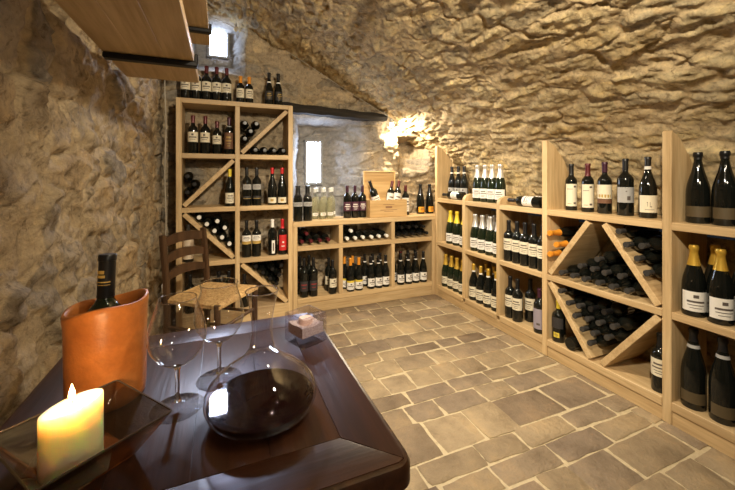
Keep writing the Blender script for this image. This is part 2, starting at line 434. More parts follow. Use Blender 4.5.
# --- floor: laid stone slabs over pale joints
def build_floor():
    bm = bmesh.new(); cl = bm.verts.layers.float_color.new('stone')
    def V(x, y, z, c):
        v = bm.verts.new((x, y, z)); v[cl] = c; return v
    g = (0.5, 0, 0, 1)
    nx, ny = 12, 20
    gr = [[V(-0.6 + 3.0*i/nx, Y0 - 0.05 + (YW + 0.4 - Y0)*j/ny, -0.0045, g) for j in range(ny+1)] for i in range(nx+1)]
    for i in range(nx):
        for j in range(ny):
            bm.faces.new((gr[i][j], gr[i+1][j], gr[i+1][j+1], gr[i][j+1]))
    R = random.Random(4)
    y = Y0; k = 0
    while y < 3.4:
        d = R.choice([0.115, 0.135, 0.18, 0.20, 0.215, 0.17])
        x = -0.55 - R.random()*0.2
        while x < 2.1:
            w = R.uniform(0.15, 0.25) if d > 0.16 else R.uniform(0.17, 0.33)
            if d > 0.17 and R.random() < 0.25: w = R.uniform(0.28, 0.36)
            gap = 0.0048; x0, x1, y0, y1 = x+gap, x+w-gap, y+gap, y+d-gap
            jt = lambda s=0.008: R.uniform(-s, s)
            c = [(x0+jt(), y0+jt()), (x1+jt(), y0+jt()), (x1+jt(), y1+jt()), (x0+jt(), y1+jt())]
            out = []
            for a in range(4):
                p, q = c[a], c[(a+1) % 4]; n = 5
                for s in range(n):
                    f = s/n; o = 0 if s == 0 else jt(0.0035)
                    dx, dy = q[0]-p[0], q[1]-p[1]; L = math.hypot(dx, dy)
                    out.append((p[0]+dx*f - dy/L*o, p[1]+dy*f + dx/L*o))
            cx = sum(p[0] for p in out)/len(out); cy = sum(p[1] for p in out)/len(out)
            # round corners
            for a in range(0, len(out), 5):
                out[a] = (out[a][0] + (cx-out[a][0])*0.025, out[a][1] + (cy-out[a][1])*0.025)
            z = jt(0.0018); tx, ty = jt(0.012), jt(0.012); t = R.random(); col = (t, 1, 0, 1)
            zt = lambda p: z + tx*(p[0]-cx) + ty*(p[1]-cy)
            ins = [(p[0]+(cx-p[0])*0.045, p[1]+(cy-p[1])*0.045) for p in out]
            A = [V(p[0], p[1], -0.006, (t, 0.5, 0, 1)) for p in out]
            B = [V(p[0]*0.997+cx*0.003, p[1]*0.997+cy*0.003, zt(p)-0.0022, (t, 0.9, 0, 1)) for p in out]
            C = [V(p[0], p[1], zt(p), col) for p in ins]
            n = len(out)
            for a in range(n):
                b = (a+1) % n
                bm.faces.new((A[a], A[b], B[b], B[a])); bm.faces.new((B[a], B[b], C[b], C[a]))
            bm.faces.new(C)
            x += w
        y += d; k += 1
    o = mesh_obj('floor', bm, FLOORM, None, 50)
    return structure(o)
build_floor()

# ------------------------------------------------------------------ windows, beam, wires
def window(n, x0, x1, z0, z1, y, fr, strength):
    o = structure(box('window_%d' % n, (x0-fr, y+0.012, z0-fr), (x1+fr, y+0.03, z1+fr), grey_frame, None, 0))
    bm = bmesh.new()
    for lo, hi in (((x0-fr, y-0.012, z0-fr), (x0, y+0.012, z1+fr)), ((x1, y-0.012, z0-fr), (x1+fr, y+0.012, z1+fr)), ((x0, y-0.012, z1), (x1, y+0.012, z1+fr)), ((x0, y-0.012, z0-fr), (x1, y+0.012, z0))):
        add_box(bm, lo, hi, 0.002)
    mesh_obj('window_frame', bm, grey_frame, o)
    bm = bmesh.new()
    v = [bm.verts.new(p) for p in ((x0, y, z0), (x1, y, z0), (x1, y, z1), (x0, y, z1))]
    bm.faces.new(v)
    mesh_obj('pane', bm, emit('daylight_pane_%d' % n, (0.66, 0.78, 1.0), strength), o)
window(1, 0.83, 0.972, 1.13, 1.55, 3.66, 0.025, 50)
window(2, -0.095, 0.052, 2.325, 2.57, 3.62, 0.02, 22)

bm = bmesh.new()
N = 14
for i in range(N):
    pass
pts = []
for i in range(N+1):
    x = 0.50 + 1.08*i/N; w = 0.012*math.sin(i*1.7) ; pts.append((x, w, 0.004*math.sin(i*2.3)))
rows = []
for (x, w, u) in pts:
    zc = 1.835 - 0.035*(x-0.5); hh = 0.042 - 0.008*(x-0.5)
    rows.append([bm.verts.new(q) for q in ((x, 3.30+w*0.5, zc-hh+u), (x, 3.62, zc-hh), (x, 3.62, zc+hh), (x, 3.30+w*0.5, zc+hh+w*0.5), (x, 3.285+w*0.5, zc))])
for A, B in zip(rows, rows[1:]):
    for k in range(5): bm.faces.new((A[k], B[k], B[(k+1) % 5], A[(k+1) % 5]))
bm.faces.new(rows[0]); bm.faces.new(rows[-1][::-1])
structure(mesh_obj('trim_1', bm, beam_wood, None, 30))

cable_mat = plain('cable_beige', (0.45, 0.41, 0.34), 0.5)
def cable(name, pts, r, label, mat=None):
    mat = mat or cable_mat
    bm = bmesh.new(); add_tube(bm, pts, r, 6)
    return tag(mesh_obj(name, bm, mat, None, 60), label, 'cable')
cable('cable', [(-0.385 + 0.004*math.sin(z*9), 3.045, z) for z in np.linspace(0.36, 2.2, 24)], 0.0045, 'thin pale cable running up the stone wall beside the tall rack')
arch = [(0.55, 2.37), (0.72, 2.285), (0.95, 2.16), (1.15, 2.055), (1.38, 1.94), (1.60, 1.83), (1.66, 1.78)]
cable('cable', [(x, 3.27, z - 0.035) for x, z in arch], 0.0025, 'thin cable following the vault edge down to the glowing spotlight')
cable('cable', [(-0.16, 3.33, 2.585), (0.0, 3.33, 2.54), (0.2, 3.33, 2.47)], 0.004, 'short thin cable across the top of the high window')

# ------------------------------------------------------------------ racks
T = 0.038
def board(name, parent, lo, hi, ax, bev=0.002):
    return box(name, lo, hi, pine[ax], parent, bev)
def brace_xz(parent, a, b, y0, y1, th=0.034):
    (ax, az), (bx, bz) = a, b
    dx, dz = bx-ax, bz-az; L = math.hypot(dx, dz); nx, nz = -dz/L*th/2, dx/L*th/2
    return prism('brace', [(ax+nx, az+nz), (bx+nx, bz+nz), (bx-nx, bz-nz), (ax-nx, az-nz)], 'y', y0, y1, pine['y'], parent)
def brace_yz(parent, a, b, x0, x1, th=0.034):
    (ay, az), (by, bz) = a, b
    dy, dz = by-ay, bz-az; L = math.hypot(dy, dz); ny, nz = -dz/L*th/2, dy/L*th/2
    return prism('brace', [(ay+ny, az+nz), (by+ny, bz+nz), (by-ny, bz-nz), (ay-ny, az-nz)], 'x', x0, x1, pine['x'], parent)

# tall rack against the back wall
YF, YK = 3.06, 3.345
tall = thing('wine_rack', 'tall pale wooden wine rack with diagonal braces at the back wall', 'wine rack', (0.127, 3.2, 0))
def rel(parent, fn, *a, **k): return fn(*a, **k)
class Off:
    """children keep world coordinates through the parent's inverse"""
def settle(root):
    inv = Matrix.Translation(root.location).inverted()
    for c in root.children:
        c.matrix_parent_inverse = Matrix.Identity(4)
        c.data.transform(inv)
for x0, x1 in ((-0.317, -0.277), (0.533, 0.571)): board('side_panel', tall, (x0, YF, 0), (x1, YK, 1.80), 'z')
board('divider', tall, (0.107, YF, 0.07), (0.143, YK, 1.762), 'z')
board('top_board', tall, (-0.277, YF, 1.763), (0.533, YK, 1.80), 'x')
for z in (1.374, 0.952, 0.525, 0.113):
    board('shelf', tall, (-0.277, YF+0.001, z-T), (0.107, YK, z), 'x'); board('shelf', tall, (0.143, YF+0.001, z-T), (0.533, YK, z), 'x')
board('plinth', tall, (-0.277, YF+0.004, 0), (0.533, YF+0.03, 0.074), 'x')
brace_xz(tall, (0.158, 1.386), (0.522, 1.750), YF+0.003, YK)
brace_xz(tall, (-0.264, 0.966), (0.095, 1.324), YF+0.003, YK)
brace_xz(tall, (-0.264, 0.902), (0.095, 0.539), YF+0.003, YK)
brace_xz(tall, (0.158, 0.475), (0.522, 0.125), YF+0.003, YK)
settle(tall)

low = thing('wine_rack', 'low pale wooden wine rack under the window, its top used as counter', 'wine rack', (1.29, 3.2, 0))
board('top_board', low, (0.574, YF-0.002, 0.757), (2.30, 3.36, 0.80), 'x')
for x0, x1 in ((0.574, 0.611), (1.970, 2.006)): board('side_panel', low, (x0, YF, 0), (x1, YK, 0.756), 'z')
for x0, x1 in ((0.985, 1.024), (1.514, 1.550)):
    board('divider', low, (x0, YF+0.001, 0.588), (x1, YK, 0.756), 'z'); board('divider', low, (x0, YF+0.001, 0.134), (x1, YK, 0.545), 'z')
board('shelf', low, (0.612, YF, 0.546), (1.969, YK, 0.587), 'x')
board('shelf', low, (0.612, YF, 0.092), (1.969, YK, 0.133), 'x')
board('plinth', low, (0.612, YF+0.004, 0), (1.969, YF+0.03, 0.091), 'x')
settle(low)

XF, XK = 2.0, 2.31
def post(parent, y0, y1, h, name='side_panel'):
    return prism(name, [(XF, 0), (XK, 0), (XK, 0.98), (2.245, 1.12), (2.17, h-0.14), (2.075, h-0.035), (XF+0.012, h), (XF, h-0.005)], 'y', y0, y1, pine['z'], parent, 0.003)
def divider_stop(parent, y0, y1):
    pts = [(XF, 0.104), (XK-0.01, 0.104), (XK-0.01, 0.98)]
    pts += [(XF+0.085 + 0.085*math.cos(a), 0.977 + 0.062*math.sin(a)) for a in np.linspace(0, PI, 13)]
    return prism('divider', pts, 'y', y0, y1, pine['z'], parent, 0.002)

side = thing('wine_rack', 'wooden wine rack with six square cells in the far right corner', 'wine rack', (2.15, 2.39, 0), group='wooden wine racks along the vaulted wall')
post(side, 3.020, 3.057, 1.50); post(side, 1.724, 1.763, 1.437)
divider_stop(side, 2.582, 2.618); divider_stop(side, 2.160, 2.192)
for a, b in ((2.619, 3.019), (2.193, 2.581), (1.764, 2.159)):
    board('top_board', side, (XF, a, 0.938), (XK, b, 0.975), 'y')
    board('shelf', side, (XF, a, 0.510), (XK, b, 0.545), 'y')
    board('shelf', side, (XF, a, 0.070), (XK, b, 0.113), 'y')
board('plinth', side, (XF+0.004, 1.764, 0), (XF+0.03, 3.019, 0.069), 'y')
settle(side)

xr = thing('wine_rack', 'wooden wine rack with crossed braces forming triangular bins', 'wine rack', (2.15, 1.39, 0), group='wooden wine racks along the vaulted wall')
post(xr, 1.019, 1.058, 1.42)
board('top_board', xr, (XF, 1.059, 0.938), (XK, 1.723, 0.975), 'y')
board('shelf', xr, (XF, 1.059, 0.510), (XK, 1.723, 0.545), 'y')
board('shelf', xr, (XF, 1.059, 0.070), (XK, 1.723, 0.113), 'y')
board('plinth', xr, (XF+0.006, 1.059, 0), (XF+0.03, 1.723, 0.069), 'y')
brace_yz(xr, (1.705, 0.556), (1.440, 0.926), XF+0.002, XK); brace_yz(xr, (1.346, 0.926), (1.076, 0.556), XF+0.002, XK)
brace_yz(xr, (1.705, 0.498), (1.428, 0.126), XF+0.002, XK); brace_yz(xr, (1.358, 0.126), (1.076, 0.498), XF+0.002, XK)
settle(xr)

nr = thing('wine_rack', 'wooden wine rack of wide shelves nearest the camera, cut by the frame', 'wine rack', (2.15, 0.7, 0), group='wooden wine racks along the vaulted wall')
post(nr, 0.38, 0.418, 1.42)
board('top_board', nr, (XF, 0.419, 0.938), (XK, 1.018, 0.975), 'y')
board('shelf', nr, (XF, 0.419, 0.510), (XK, 1.018, 0.545), 'y')
board('shelf', nr, (XF-0.001, 0.419, 0.070), (XK, 1.018, 0.113), 'y')
board('plinth', nr, (XF+0.004, 0.419, 0), (XF+0.03, 1.018, 0.069), 'y')
settle(nr)

# ------------------------------------------------------------------ bottles
glass_dark = plain('dark_bottle_glass', (0.006, 0.007, 0.006), 0.07, IOR=1.5)
glass_green = plain('green_bottle_glass', (0.010, 0.016, 0.008), 0.08, IOR=1.5)
pale_wine = NT('pale_wine'); pale_wine.pbsdf(Base_Color=(0.88, 0.84, 0.64, 1), Roughness=0.08, Transmission_Weight=0.8, IOR=1.33); pale_wine = pale_wine.m
CAPC = {k: plain('capsule_' + k, c, r, m) for k, (c, r, m) in dict(
    maroon=((0.10, 0.012, 0.016), 0.35, 0.2), black=((0.008, 0.008, 0.009), 0.35, 0.1), orange=((0.75, 0.30, 0.03), 0.35, 0.2), gold=((0.70, 0.45, 0.07), 0.32, 0.55),
    yellow=((0.78, 0.62, 0.05), 0.4, 0.1), silver=((0.72, 0.71, 0.68), 0.3, 0.6), white=((0.78, 0.77, 0.74), 0.45, 0.0), red=((0.50, 0.015, 0.02), 0.35, 0.2), grey=((0.05, 0.048, 0.047), 0.25, 0.2),
    clear=((0.70, 0.72, 0.70), 0.2, 0.1), purple=((0.05, 0.012, 0.03), 0.35, 0.2)).items()}
LABC = {k: plain('label_' + k, c, 0.6) for k, c in dict(
    cream=(0.74, 0.68, 0.53), white=(0.80, 0.78, 0.74), grey=(0.38, 0.38, 0.38), brown=(0.16, 0.075, 0.04), purple=(0.075, 0.02, 0.045), red=(0.55, 0.02, 0.02), orange=(0.80, 0.36, 0.02),
    darkgold=(0.09, 0.065, 0.032), dark=(0.03, 0.028, 0.03), gold=(0.45, 0.30, 0.08), yellow=(0.72, 0.55, 0.06), lilac=(0.30, 0.27, 0.33), paper=(0.62, 0.52, 0.40)).items()}
ink = plain('label_ink', (0.10, 0.08, 0.07), 0.6)
ink_red = plain('label_ink_red', (0.30, 0.03, 0.03), 0.6)
ink_gold = plain('label_ink_gold', (0.42, 0.28, 0.07), 0.5)
INKS = dict(ink=ink, red=ink_red, gold=ink_gold, white=LABC['white'])

def shape(kind, R, H):
    nr = 0.0135 if kind != 'champ' else 0.0150
    if kind == 'bord':
        p = [(0.55, 0), (0.96, 0.0), (1, 0.012), (1, 0.60), (0.985, 0.635), (0.90, 0.675), (0.70, 0.708), (0.52, 0.735)]
        body = [(R*a, H*b) for a, b in p] + [(nr+0.001, 0.765*H), (nr, 0.80*H), (nr, 0.955*H)]
    elif kind == 'long':
        p = [(0.55, 0), (0.96, 0.0), (1, 0.012), (1, 0.50), (0.985, 0.535), (0.90, 0.57), (0.70, 0.605), (0.52, 0.635)]
        body = [(R*a, H*b) for a, b in p] + [(nr+0.0016, 0.665*H), (nr+0.001, 0.70*H), (nr+0.0005, 0.955*H)]
    elif kind == 'burg':
        p = [(0.55, 0), (0.96, 0.0), (1, 0.012), (1, 0.42), (0.985, 0.47), (0.92, 0.53), (0.80, 0.59), (0.65, 0.65), (0.52, 0.70)]
        body = [(R*a, H*b) for a, b in p] + [(nr+0.002, 0.76*H), (nr, 0.82*H), (nr, 0.955*H)]
    else:
        p = [(0.5, 0), (0.95, 0.0), (1, 0.014), (1, 0.40), (0.975, 0.47), (0.89, 0.55), (0.73, 0.635), (0.56, 0.715), (0.44, 0.79)]
        body = [(R*a, H*b) for a, b in p] + [(nr, 0.88*H), (nr-0.001, 0.955*H)]
    return body + [(nr+0.0018, 0.957*H), (nr+0.0018, 0.992*H), (nr, H), (0.0, H)]

def r_at(prof, z):
    for (r0, z0), (r1, z1) in zip(prof, prof[1:]):
        if z0 <= z <= z1 and z1 > z0: return r0 + (r1-r0)*(z-z0)/(z1-z0)
    return prof[-2][0]

BOT = {}
def bottle_proto(key, kind='bord', R=0.0375, H=0.30, glass=None, cap='black', cap_from=0.80, band=None, labels=(), name='wine_bottle', n=20, pad=0.0):
    root = bpy.data.objects.new(name, None); root.empty_display_size = 0.02; link(root)
    root['category'] = 'bottle'; root['label'] = key
    p = shape(kind, R, H)
    g = glass or glass_dark
    b = lathe('glass_body', p, g, root, n, 50, cap0=True, cap1=False)
    if glass is bottle_clear:
        q = [(max(r-0.002, 0.0), z+0.004) for r, z in p if z < 0.70*H]; q.append((q[-1][0]*0.96, 0.70*H))
        lathe('wine', q, pale_wine, root, n, 50)
    if cap:
        zs = [cap_from*H] + [z for r, z in p if z > cap_from*H+0.002]
        c = [(r_at(p, z)+0.0009+pad, z) for z in zs[:-1]]
        if kind == 'champ': # crumpled foil with a bulging top
            c = [(r_at(p, z)+0.0012, z) for z in np.linspace(cap_from*H, 0.93*H, 5)] + [(0.0185, 0.945*H), (0.0190, 0.98*H), (0.0165, 1.005*H)]
        else:
            c[-1] = (c[-1][0], H+0.0008)
        c.append((0.0, c[-1][1]+0.0006))
        lathe('capsule', c, CAPC[cap], root, n, 40, cap0=False, cap1=False)
    if band:
        z0, z1, col = band
        lathe('neck_band', [(r_at(p, z*H)+0.0014, z*H) for z in np.linspace(z0, z1, 3)], LABC[col], root, n, 40, cap0=False, cap1=False)
    for L in labels:
        z0, z1, col, ang = L[:4]; inks = L[4] if len(L) > 4 else (); ic = L[5] if len(L) > 5 else 'ink'
        bm = bmesh.new(); a = math.radians(ang)
        add_lathe(bm, [(r_at(p, z*H)+0.0006, z*H) for z in np.linspace(z0, z1, 4)], 12, 0, False, False, -PI/2-a, -PI/2+a)
        for (u0, u1, v0, v1) in inks:
            zz0, zz1 = (z0+(z1-z0)*v0)*H, (z0+(z1-z0)*v1)*H
            add_lathe(bm, [(r_at(p, z)+0.0011, z) for z in (zz0, zz1)], 5, 1, False, False, -PI/2-a+2*a*u0, -PI/2-a+2*a*u1)
        mesh_obj('label', bm, [LABC[col], INKS[ic]], root, 40)
    BOT[key] = [root, 0]
    return root

def put(key, loc, rot, label, group):
    root, used = BOT[key]; loc = (loc[0], loc[1], loc[2] + 0.0007)
    BOT[key][1] += 1
    if not used:
        root.location = loc; root.rotation_euler = rot; root['label'] = label; root['group'] = group
        return root
    return dup(root, loc, rot, label, group)

TXT = [(0.28, 0.72, 0.66, 0.76), (0.2, 0.8, 0.46, 0.54), (0.3, 0.7, 0.3, 0.34), (0.35, 0.65, 0.16, 0.2)]
CREST = [(0.42, 0.58, 0.64, 0.84), (0.2, 0.8, 0.42, 0.54), (0.3, 0.7, 0.24, 0.29)]
bottle_proto('maroon_cream', labels=[(0.30, 0.56, 'cream', 75, CREST)], cap='maroon')
bottle_proto('maroon_cream_half', R=0.034, H=0.265, labels=[(0.30, 0.56, 'cream', 75, CREST)], cap='maroon')
bottle_proto('brown_label', labels=[(0.14, 0.58, 'brown', 60, TXT, 'gold')], cap='purple', band=(0.74, 0.77, 'grey'))
bottle_proto('half_orange', R=0.033, H=0.245, labels=[(0.24, 0.56, 'cream', 70, TXT)], cap='orange', cap_from=0.76)
bottle_proto('dark_band', kind='burg', R=0.036, labels=[(0.2, 0.45, 'dark', 60, TXT, 'gold')], band=(0.70, 0.74, 'white'))
bottle_proto('plain', cap='black')
bottle_proto('yellow_cap_white', kind='burg', labels=[(0.08, 0.36, 'cream', 70, TXT)], cap='yellow')
bottle_proto('tall_grey', R=0.038, H=0.315, labels=[(0.42, 0.56, 'grey', 60, TXT), (0.17, 0.25, 'dark', 60, [(0.1, 0.9, 0.1, 0.3)], 'gold')])
bottle_proto('red_cap_low', kind='burg', R=0.0375, H=0.315, labels=[(0.05, 0.20, 'cream', 65, [(0.35, 0.65, 0.3, 0.75)], 'gold')], cap='red', cap_from=0.84)
bottle_proto('white_end', cap='white', cap_from=0.86)
bottle_proto('wrapped', R=0.0385, H=0.29, labels=[(0.08, 0.62, 'paper', 120, [(0, 1, 0.32, 0.35), (0, 1, 0.64, 0.67)])], cap='grey')
bottle_proto('white_gold', R=0.0365, labels=[(0.44, 0.60, 'white', 75, TXT), (0.36, 0.44, 'gold', 75)])
bottle_proto('strip', labels=[(0.05, 0.42, 'white', 20, [(0.3, 0.7, 0.2, 0.8)])], cap='white', cap_from=0.78)
bottle_proto('red_label', labels=[(0.12, 0.56, 'red', 55, [(0.4, 0.6, 0.48, 0.58), (0.3, 0.7, 0.25, 0.3)], 'white')], cap='red', cap_from=0.74)
bottle_proto('long_black', R=0.040, H=0.31, labels=[(0.42, 0.54, 'grey', 80, TXT)], cap='black', cap_from=0.70, pad=0.006)
bottle_proto('clear', kind='burg', R=0.034, H=0.285, glass=bottle_clear, cap='clear', cap_from=0.86, labels=[(0.1, 0.2, 'white', 50, TXT)])
bottle_proto('purple_label', R=0.037, H=0.305, labels=[(0.22, 0.50, 'purple', 75, TXT, 'white')], cap='purple')
bottle_proto('crate_bottle', labels=[(0.12, 0.58, 'white', 80, TXT)], cap='maroon')
bottle_proto('orange_label', kind='champ', R=0.041, H=0.31, labels=[(0.06, 0.24, 'orange', 55, TXT)], cap='black', cap_from=0.66, name='sparkling_wine_bottle')
bottle_proto('maroon_end', cap='maroon')
bottle_proto('faint_red', R=0.039, H=0.335, labels=[(0.16, 0.42, 'dark', 65, [(0.2, 0.8, 0.6, 0.7), (0.3, 0.7, 0.3, 0.36)], 'red')], cap='black')
bottle_proto('white_mid', labels=[(0.20, 0.46, 'cream', 70, CREST)], cap='black')
bottle_proto('orange_white', kind='burg', labels=[(0.06, 0.27, 'white', 75, CREST), (0.27, 0.33, 'yellow', 75)], cap='orange', cap_from=0.78)
bottle_proto('burg_white', kind='burg', labels=[(0.08, 0.33, 'white', 75, CREST)], cap='black', band=(0.76, 0.79, 'white'))
bottle_proto('burg_maroon', kind='burg', labels=[(0.08, 0.33, 'white', 75, CREST)], cap='maroon')
bottle_proto('dark_silver', kind='burg', R=0.038, H=0.315, labels=[(0.10, 0.34, 'grey', 65, CREST)], band=(0.78, 0.815, 'white'))
bottle_proto('silver', kind='champ', R=0.043, H=0.315, glass=glass_green, labels=[(0.10, 0.36, 'white', 70, TXT)], cap='silver', cap_from=0.66, name='sparkling_wine_bottle')
bottle_proto('yellow_foil', kind='champ', R=0.043, H=0.315, glass=glass_green, labels=[(0.08, 0.32, 'white', 70, TXT)], cap='yellow', cap_from=0.66, name='sparkling_wine_bottle')
bottle_proto('gold_foil', kind='champ', R=0.041, H=0.31, glass=glass_green, labels=[(0.10, 0.32, 'cream', 70, TXT)], cap='gold', cap_from=0.68, name='sparkling_wine_bottle')
bottle_proto('gold_burg', kind='burg', R=0.041, H=0.31, labels=[(0.10, 0.38, 'cream', 78, TXT)], cap='gold', cap_from=0.82, band=(0.78, 0.82, 'white'))
bottle_proto('cream_row', R=0.038, H=0.31, labels=[(0.28, 0.56, 'cream', 75, TXT)], cap='black', cap_from=0.76)
bottle_proto('lilac', R=0.040, H=0.30, labels=[(0.10, 0.56, 'lilac', 80, [(0.4, 0.6, 0.2, 0.3)])], cap='purple')
bottle_proto('lying_white', R=0.038, labels=[(0.20, 0.48, 'white', 100, TXT)], cap='black')
bottle_proto('tall_cream', R=0.0345, H=0.30, n=28, labels=[(0.09, 0.57, 'cream', 62, [(0.68, 0.86, 0.84, 0.92), (0.15, 0.6, 0.76, 0.78), (0.66, 0.86, 0.10, 0.18), (0.2, 0.5, 0.1, 0.12)])], cap='black', cap_from=0.76)
bottle_proto('tall_cream_red', R=0.0345, H=0.30, n=28, labels=[(0.09, 0.57, 'cream', 62, [(0.62, 0.82, 0.84, 0.92), (0.15, 0.6, 0.72, 0.74), (0.62, 0.82, 0.10, 0.18), (0.2, 0.5, 0.1, 0.12)])], cap='maroon', cap_from=0.74)
bottle_proto('gradient', R=0.037, H=0.305, n=28, labels=[(0.29, 0.56, 'cream', 72, [(0.1, 0.9, 0.08, 0.3)], 'gold'), (0.20, 0.285, 'brown', 72)], cap='purple')
bottle_proto('grey_label', R=0.040, H=0.32, n=28, labels=[(0.23, 0.50, 'grey', 72, [(0.52, 0.68, 0.16, 0.42), (0.45, 0.52, 0.7, 0.76)])], cap='black')
bottle_proto('burg_cream', kind='burg', R=0.040, H=0.325, n=28, labels=[(0.09, 0.37, 'cream', 70)], cap='black', cap_from=0.85, band=(0.795, 0.845, 'white'))
bottle_proto('big_gold', kind='champ', R=0.0455, H=0.335, n=28, labels=[(0.09, 0.24, 'darkgold', 70)], cap='black', cap_from=0.90, name='sparkling_wine_bottle')
bottle_proto('gold_top', kind='champ', R=0.0445, H=0.325, n=28, labels=[(0.08, 0.36, 'white', 70, [(0.42, 0.6, 0.68, 0.84), (0.2, 0.8, 0.44, 0.54), (0.22, 0.78, 0.30, 0.34), (0.3, 0.7, 0.16, 0.19)])], cap='gold', cap_from=0.72, name='sparkling_wine_bottle')
bottle_proto('magnum', kind='champ', R=0.047, H=0.365, n=28, labels=[(0.08, 0.22, 'darkgold', 70)], cap='black', cap_from=0.84, band=(0.76, 0.80, 'grey'), name='sparkling_wine_bottle')
bottle_proto('banded', R=0.0375, labels=[(0.30, 0.50, 'white', 170)], cap='black')
bottle_proto('grey_end', cap='grey', cap_from=0.84)
bottle_proto('gold_end', kind='champ', R=0.036, H=0.30, cap='orange', cap_from=0.70, name='sparkling_wine_bottle')
bottle_proto('cream_short', R=0.037, H=0.288, labels=[(0.28, 0.58, 'cream', 75, TXT)], cap='black', cap_from=0.76)
bottle_proto('plain_short', R=0.036, H=0.265, cap='black')
bottle_proto('yellow_tag', R=0.040, H=0.265, labels=[(0.12, 0.24, 'yellow', 26, TXT), (0.34, 0.60, 'dark', 60)], cap='yellow')

# the two letters on the burgundy label in the crossed rack
def burg_letters():
    root = BOT['burg_cream'][0]
    lab = [c for c in root.children if c.name.startswith('label')][0]
    bm = bmesh.new(); R, H = 0.0413, 0.325
    def stroke(a0, a1, z0, z1):
        add_lathe(bm, [(R, z0*H), (R, z1*H)], 3, 0, False, False, -PI/2+a0, -PI/2+a1)
    stroke(-0.30, -0.20, 0.25, 0.262); stroke(-0.235, -0.20, 0.19, 0.26); stroke(0.02, 0.055, 0.18, 0.262); stroke(0.02, 0.24, 0.18, 0.192)
    stroke(-0.5, 0.5, 0.135, 0.142)
    mesh_obj('lettering', bm, ink, lab)
burg_letters()

ORD = ['first', 'second', 'third', 'fourth', 'fifth', 'sixth', 'seventh', 'eighth', 'ninth']
def row_x(keys, xs, y, z, desc, group, ref, rot=0.0):
    """upright bottles along the back racks"""
    for i, x in enumerate(xs):
        k = keys if isinstance(keys, str) else keys[i]
        put(k, (x, y + rnd.uniform(-0.004, 0.004), z), (0, 0, rot + rnd.uniform(-0.2, 0.2)), '%s, %s from %s' % (desc, ORD[i], ref) if len(xs) > 1 else desc, group)
def row_y(keys, ys, x, z, desc, group, ref, rot=-1.15):
    """upright bottles along the right-hand racks, labels towards the room"""
    for i, y in enumerate(ys):
        k = keys if isinstance(keys, str) else keys[i]
        put(k, (x + rnd.uniform(-0.004, 0.004), y, z), (0, 0, rot + rnd.uniform(-0.15, 0.15)), '%s, %s from %s' % (desc, ORD[i], ref) if len(xs_(ys)) > 1 else desc, group)
def xs_(v): return v
def lie_back(key, x, z, label, group, y=None, flip=False):
    H = 0.30
    if flip: put(key, (x, YF+0.012, z), (-PI/2, rnd.uniform(-3, 3), 0), label, group)
    else: put(key, (x, (y if y is not None else YF + H + 0.006 + rnd.uniform(-0.014, 0.006)), z), (PI/2, rnd.uniform(-0.6, 0.6), 0), label, group)
def lie_side(key, y, z, label, group, out=0.0, flip=False):
    if flip: put(key, (XF+0.008, y, z), Matrix.Rotation(PI/2, 3, 'Y').to_euler(), label, group)
    else:
        M = Matrix.Rotation(-PI/2, 3, 'Y') @ Matrix.Rotation(rnd.uniform(-3, 3), 3, 'Z')
        put(key, (XF + 0.30 + 0.006 - out + rnd.uniform(-0.02, 0.0), y, z), M.to_euler(), label, group)

def pack(a, b, side, planes, r, maxrows, half=0.017):
    """hexagonal rows resting on the line a-b; planes: (point, inward normal)"""
    a = np.array(a); b = np.array(b); d = (b-a)/np.linalg.norm(b-a); n = np.array([-d[1], d[0]])*side
    L = np.linalg.norm(b-a); out = []
    s = 2*r + 0.0015; t0 = None
    for row in range(maxrows):
        line = []
        t = -L if t0 is None else t0 + (s/2)*row - s*40
        step = 0.002 if t0 is None else s
        base = n*(half + r + 0.001 + row*s*0.8661)
        while t < 2*L:
            p = a + d*t + base
            if all(np.dot(p-np.array(q), m) >= r+0.001 for q, m in planes):
                line.append(p)
                if t0 is None: t0 = t; step = s
            t += step
        out.append(line)
    return out

# ---- tall rack contents
G = 'bottles on top of the tall rack'
row_x('maroon_cream', [-0.262, -0.185, -0.108, -0.031, 0.046], 3.21, 1.80, 'maroon-capped cream-label bottle standing on top of tall rack', G, 'wall end')
row_x('half_orange', [0.155, 0.226], 3.21, 1.80, 'small orange-capped cream-label bottle on top of tall rack', G, 'the left')
row_x('dark_band', [0.391, 0.471], 3.21, 1.80, 'dark bottle with white neck band on top of tall rack', G, 'the left')
G = 'upright bottles in the tall rack'
row_x(['maroon_cream', 'maroon_cream'], [-0.203, -0.115], 3.12, 1.374, 'maroon-capped cream-label bottle in top left cell of tall rack', G, 'the left')
row_x(['maroon_cream_half'], [-0.028], 3.12, 1.374, 'smaller maroon-capped bottle between two taller ones in top cell of tall rack', G, '')
row_x(['brown_label'], [0.063], 3.12, 1.374, 'dark bottle with brown gold-lettered label, top left cell of tall rack', G, '')
row_x(['yellow_cap_white'], [0.068], 3.12, 0.952, 'yellow-capped bottle with cream label standing under a sloping brace', G, '')
row_x('tall_grey', [0.200, 0.280], 3.12, 0.952, 'tall dark bottle with grey upper label in tall rack', G, 'the left')
row_x('red_cap_low', [0.407, 0.489], 3.12, 0.952, 'red-capped dark bottle with low cream label in tall rack', G, 'the left')
row_x(['wrapped'], [-0.236], 3.12, 0.525, 'bottle wrapped in pale paper seen through the chair back', G, '')
row_x('white_gold', [0.198, 0.278], 3.12, 0.525, 'dark bottle with white and gold shoulder label in tall rack', G, 'the left')
row_x(['strip'], [0.409], 3.12, 0.525, 'white-capped bottle with narrow white strip label beside the red one', G, '')
row_x(['red_label'], [0.492], 3.12, 0.525, 'bottle with bright red label and red capsule in tall rack', G, '')
row_x('plain', [-0.226, -0.10, -0.015, 0.062], 3.15, 0.113, 'dark bottle standing in bottom left cell of tall rack behind chair', G, 'wall end')
row_x(['plain_short'], [0.182], 3.13, 0.113, 'dark bottle standing under the lowest sloping brace of tall rack', G, '')
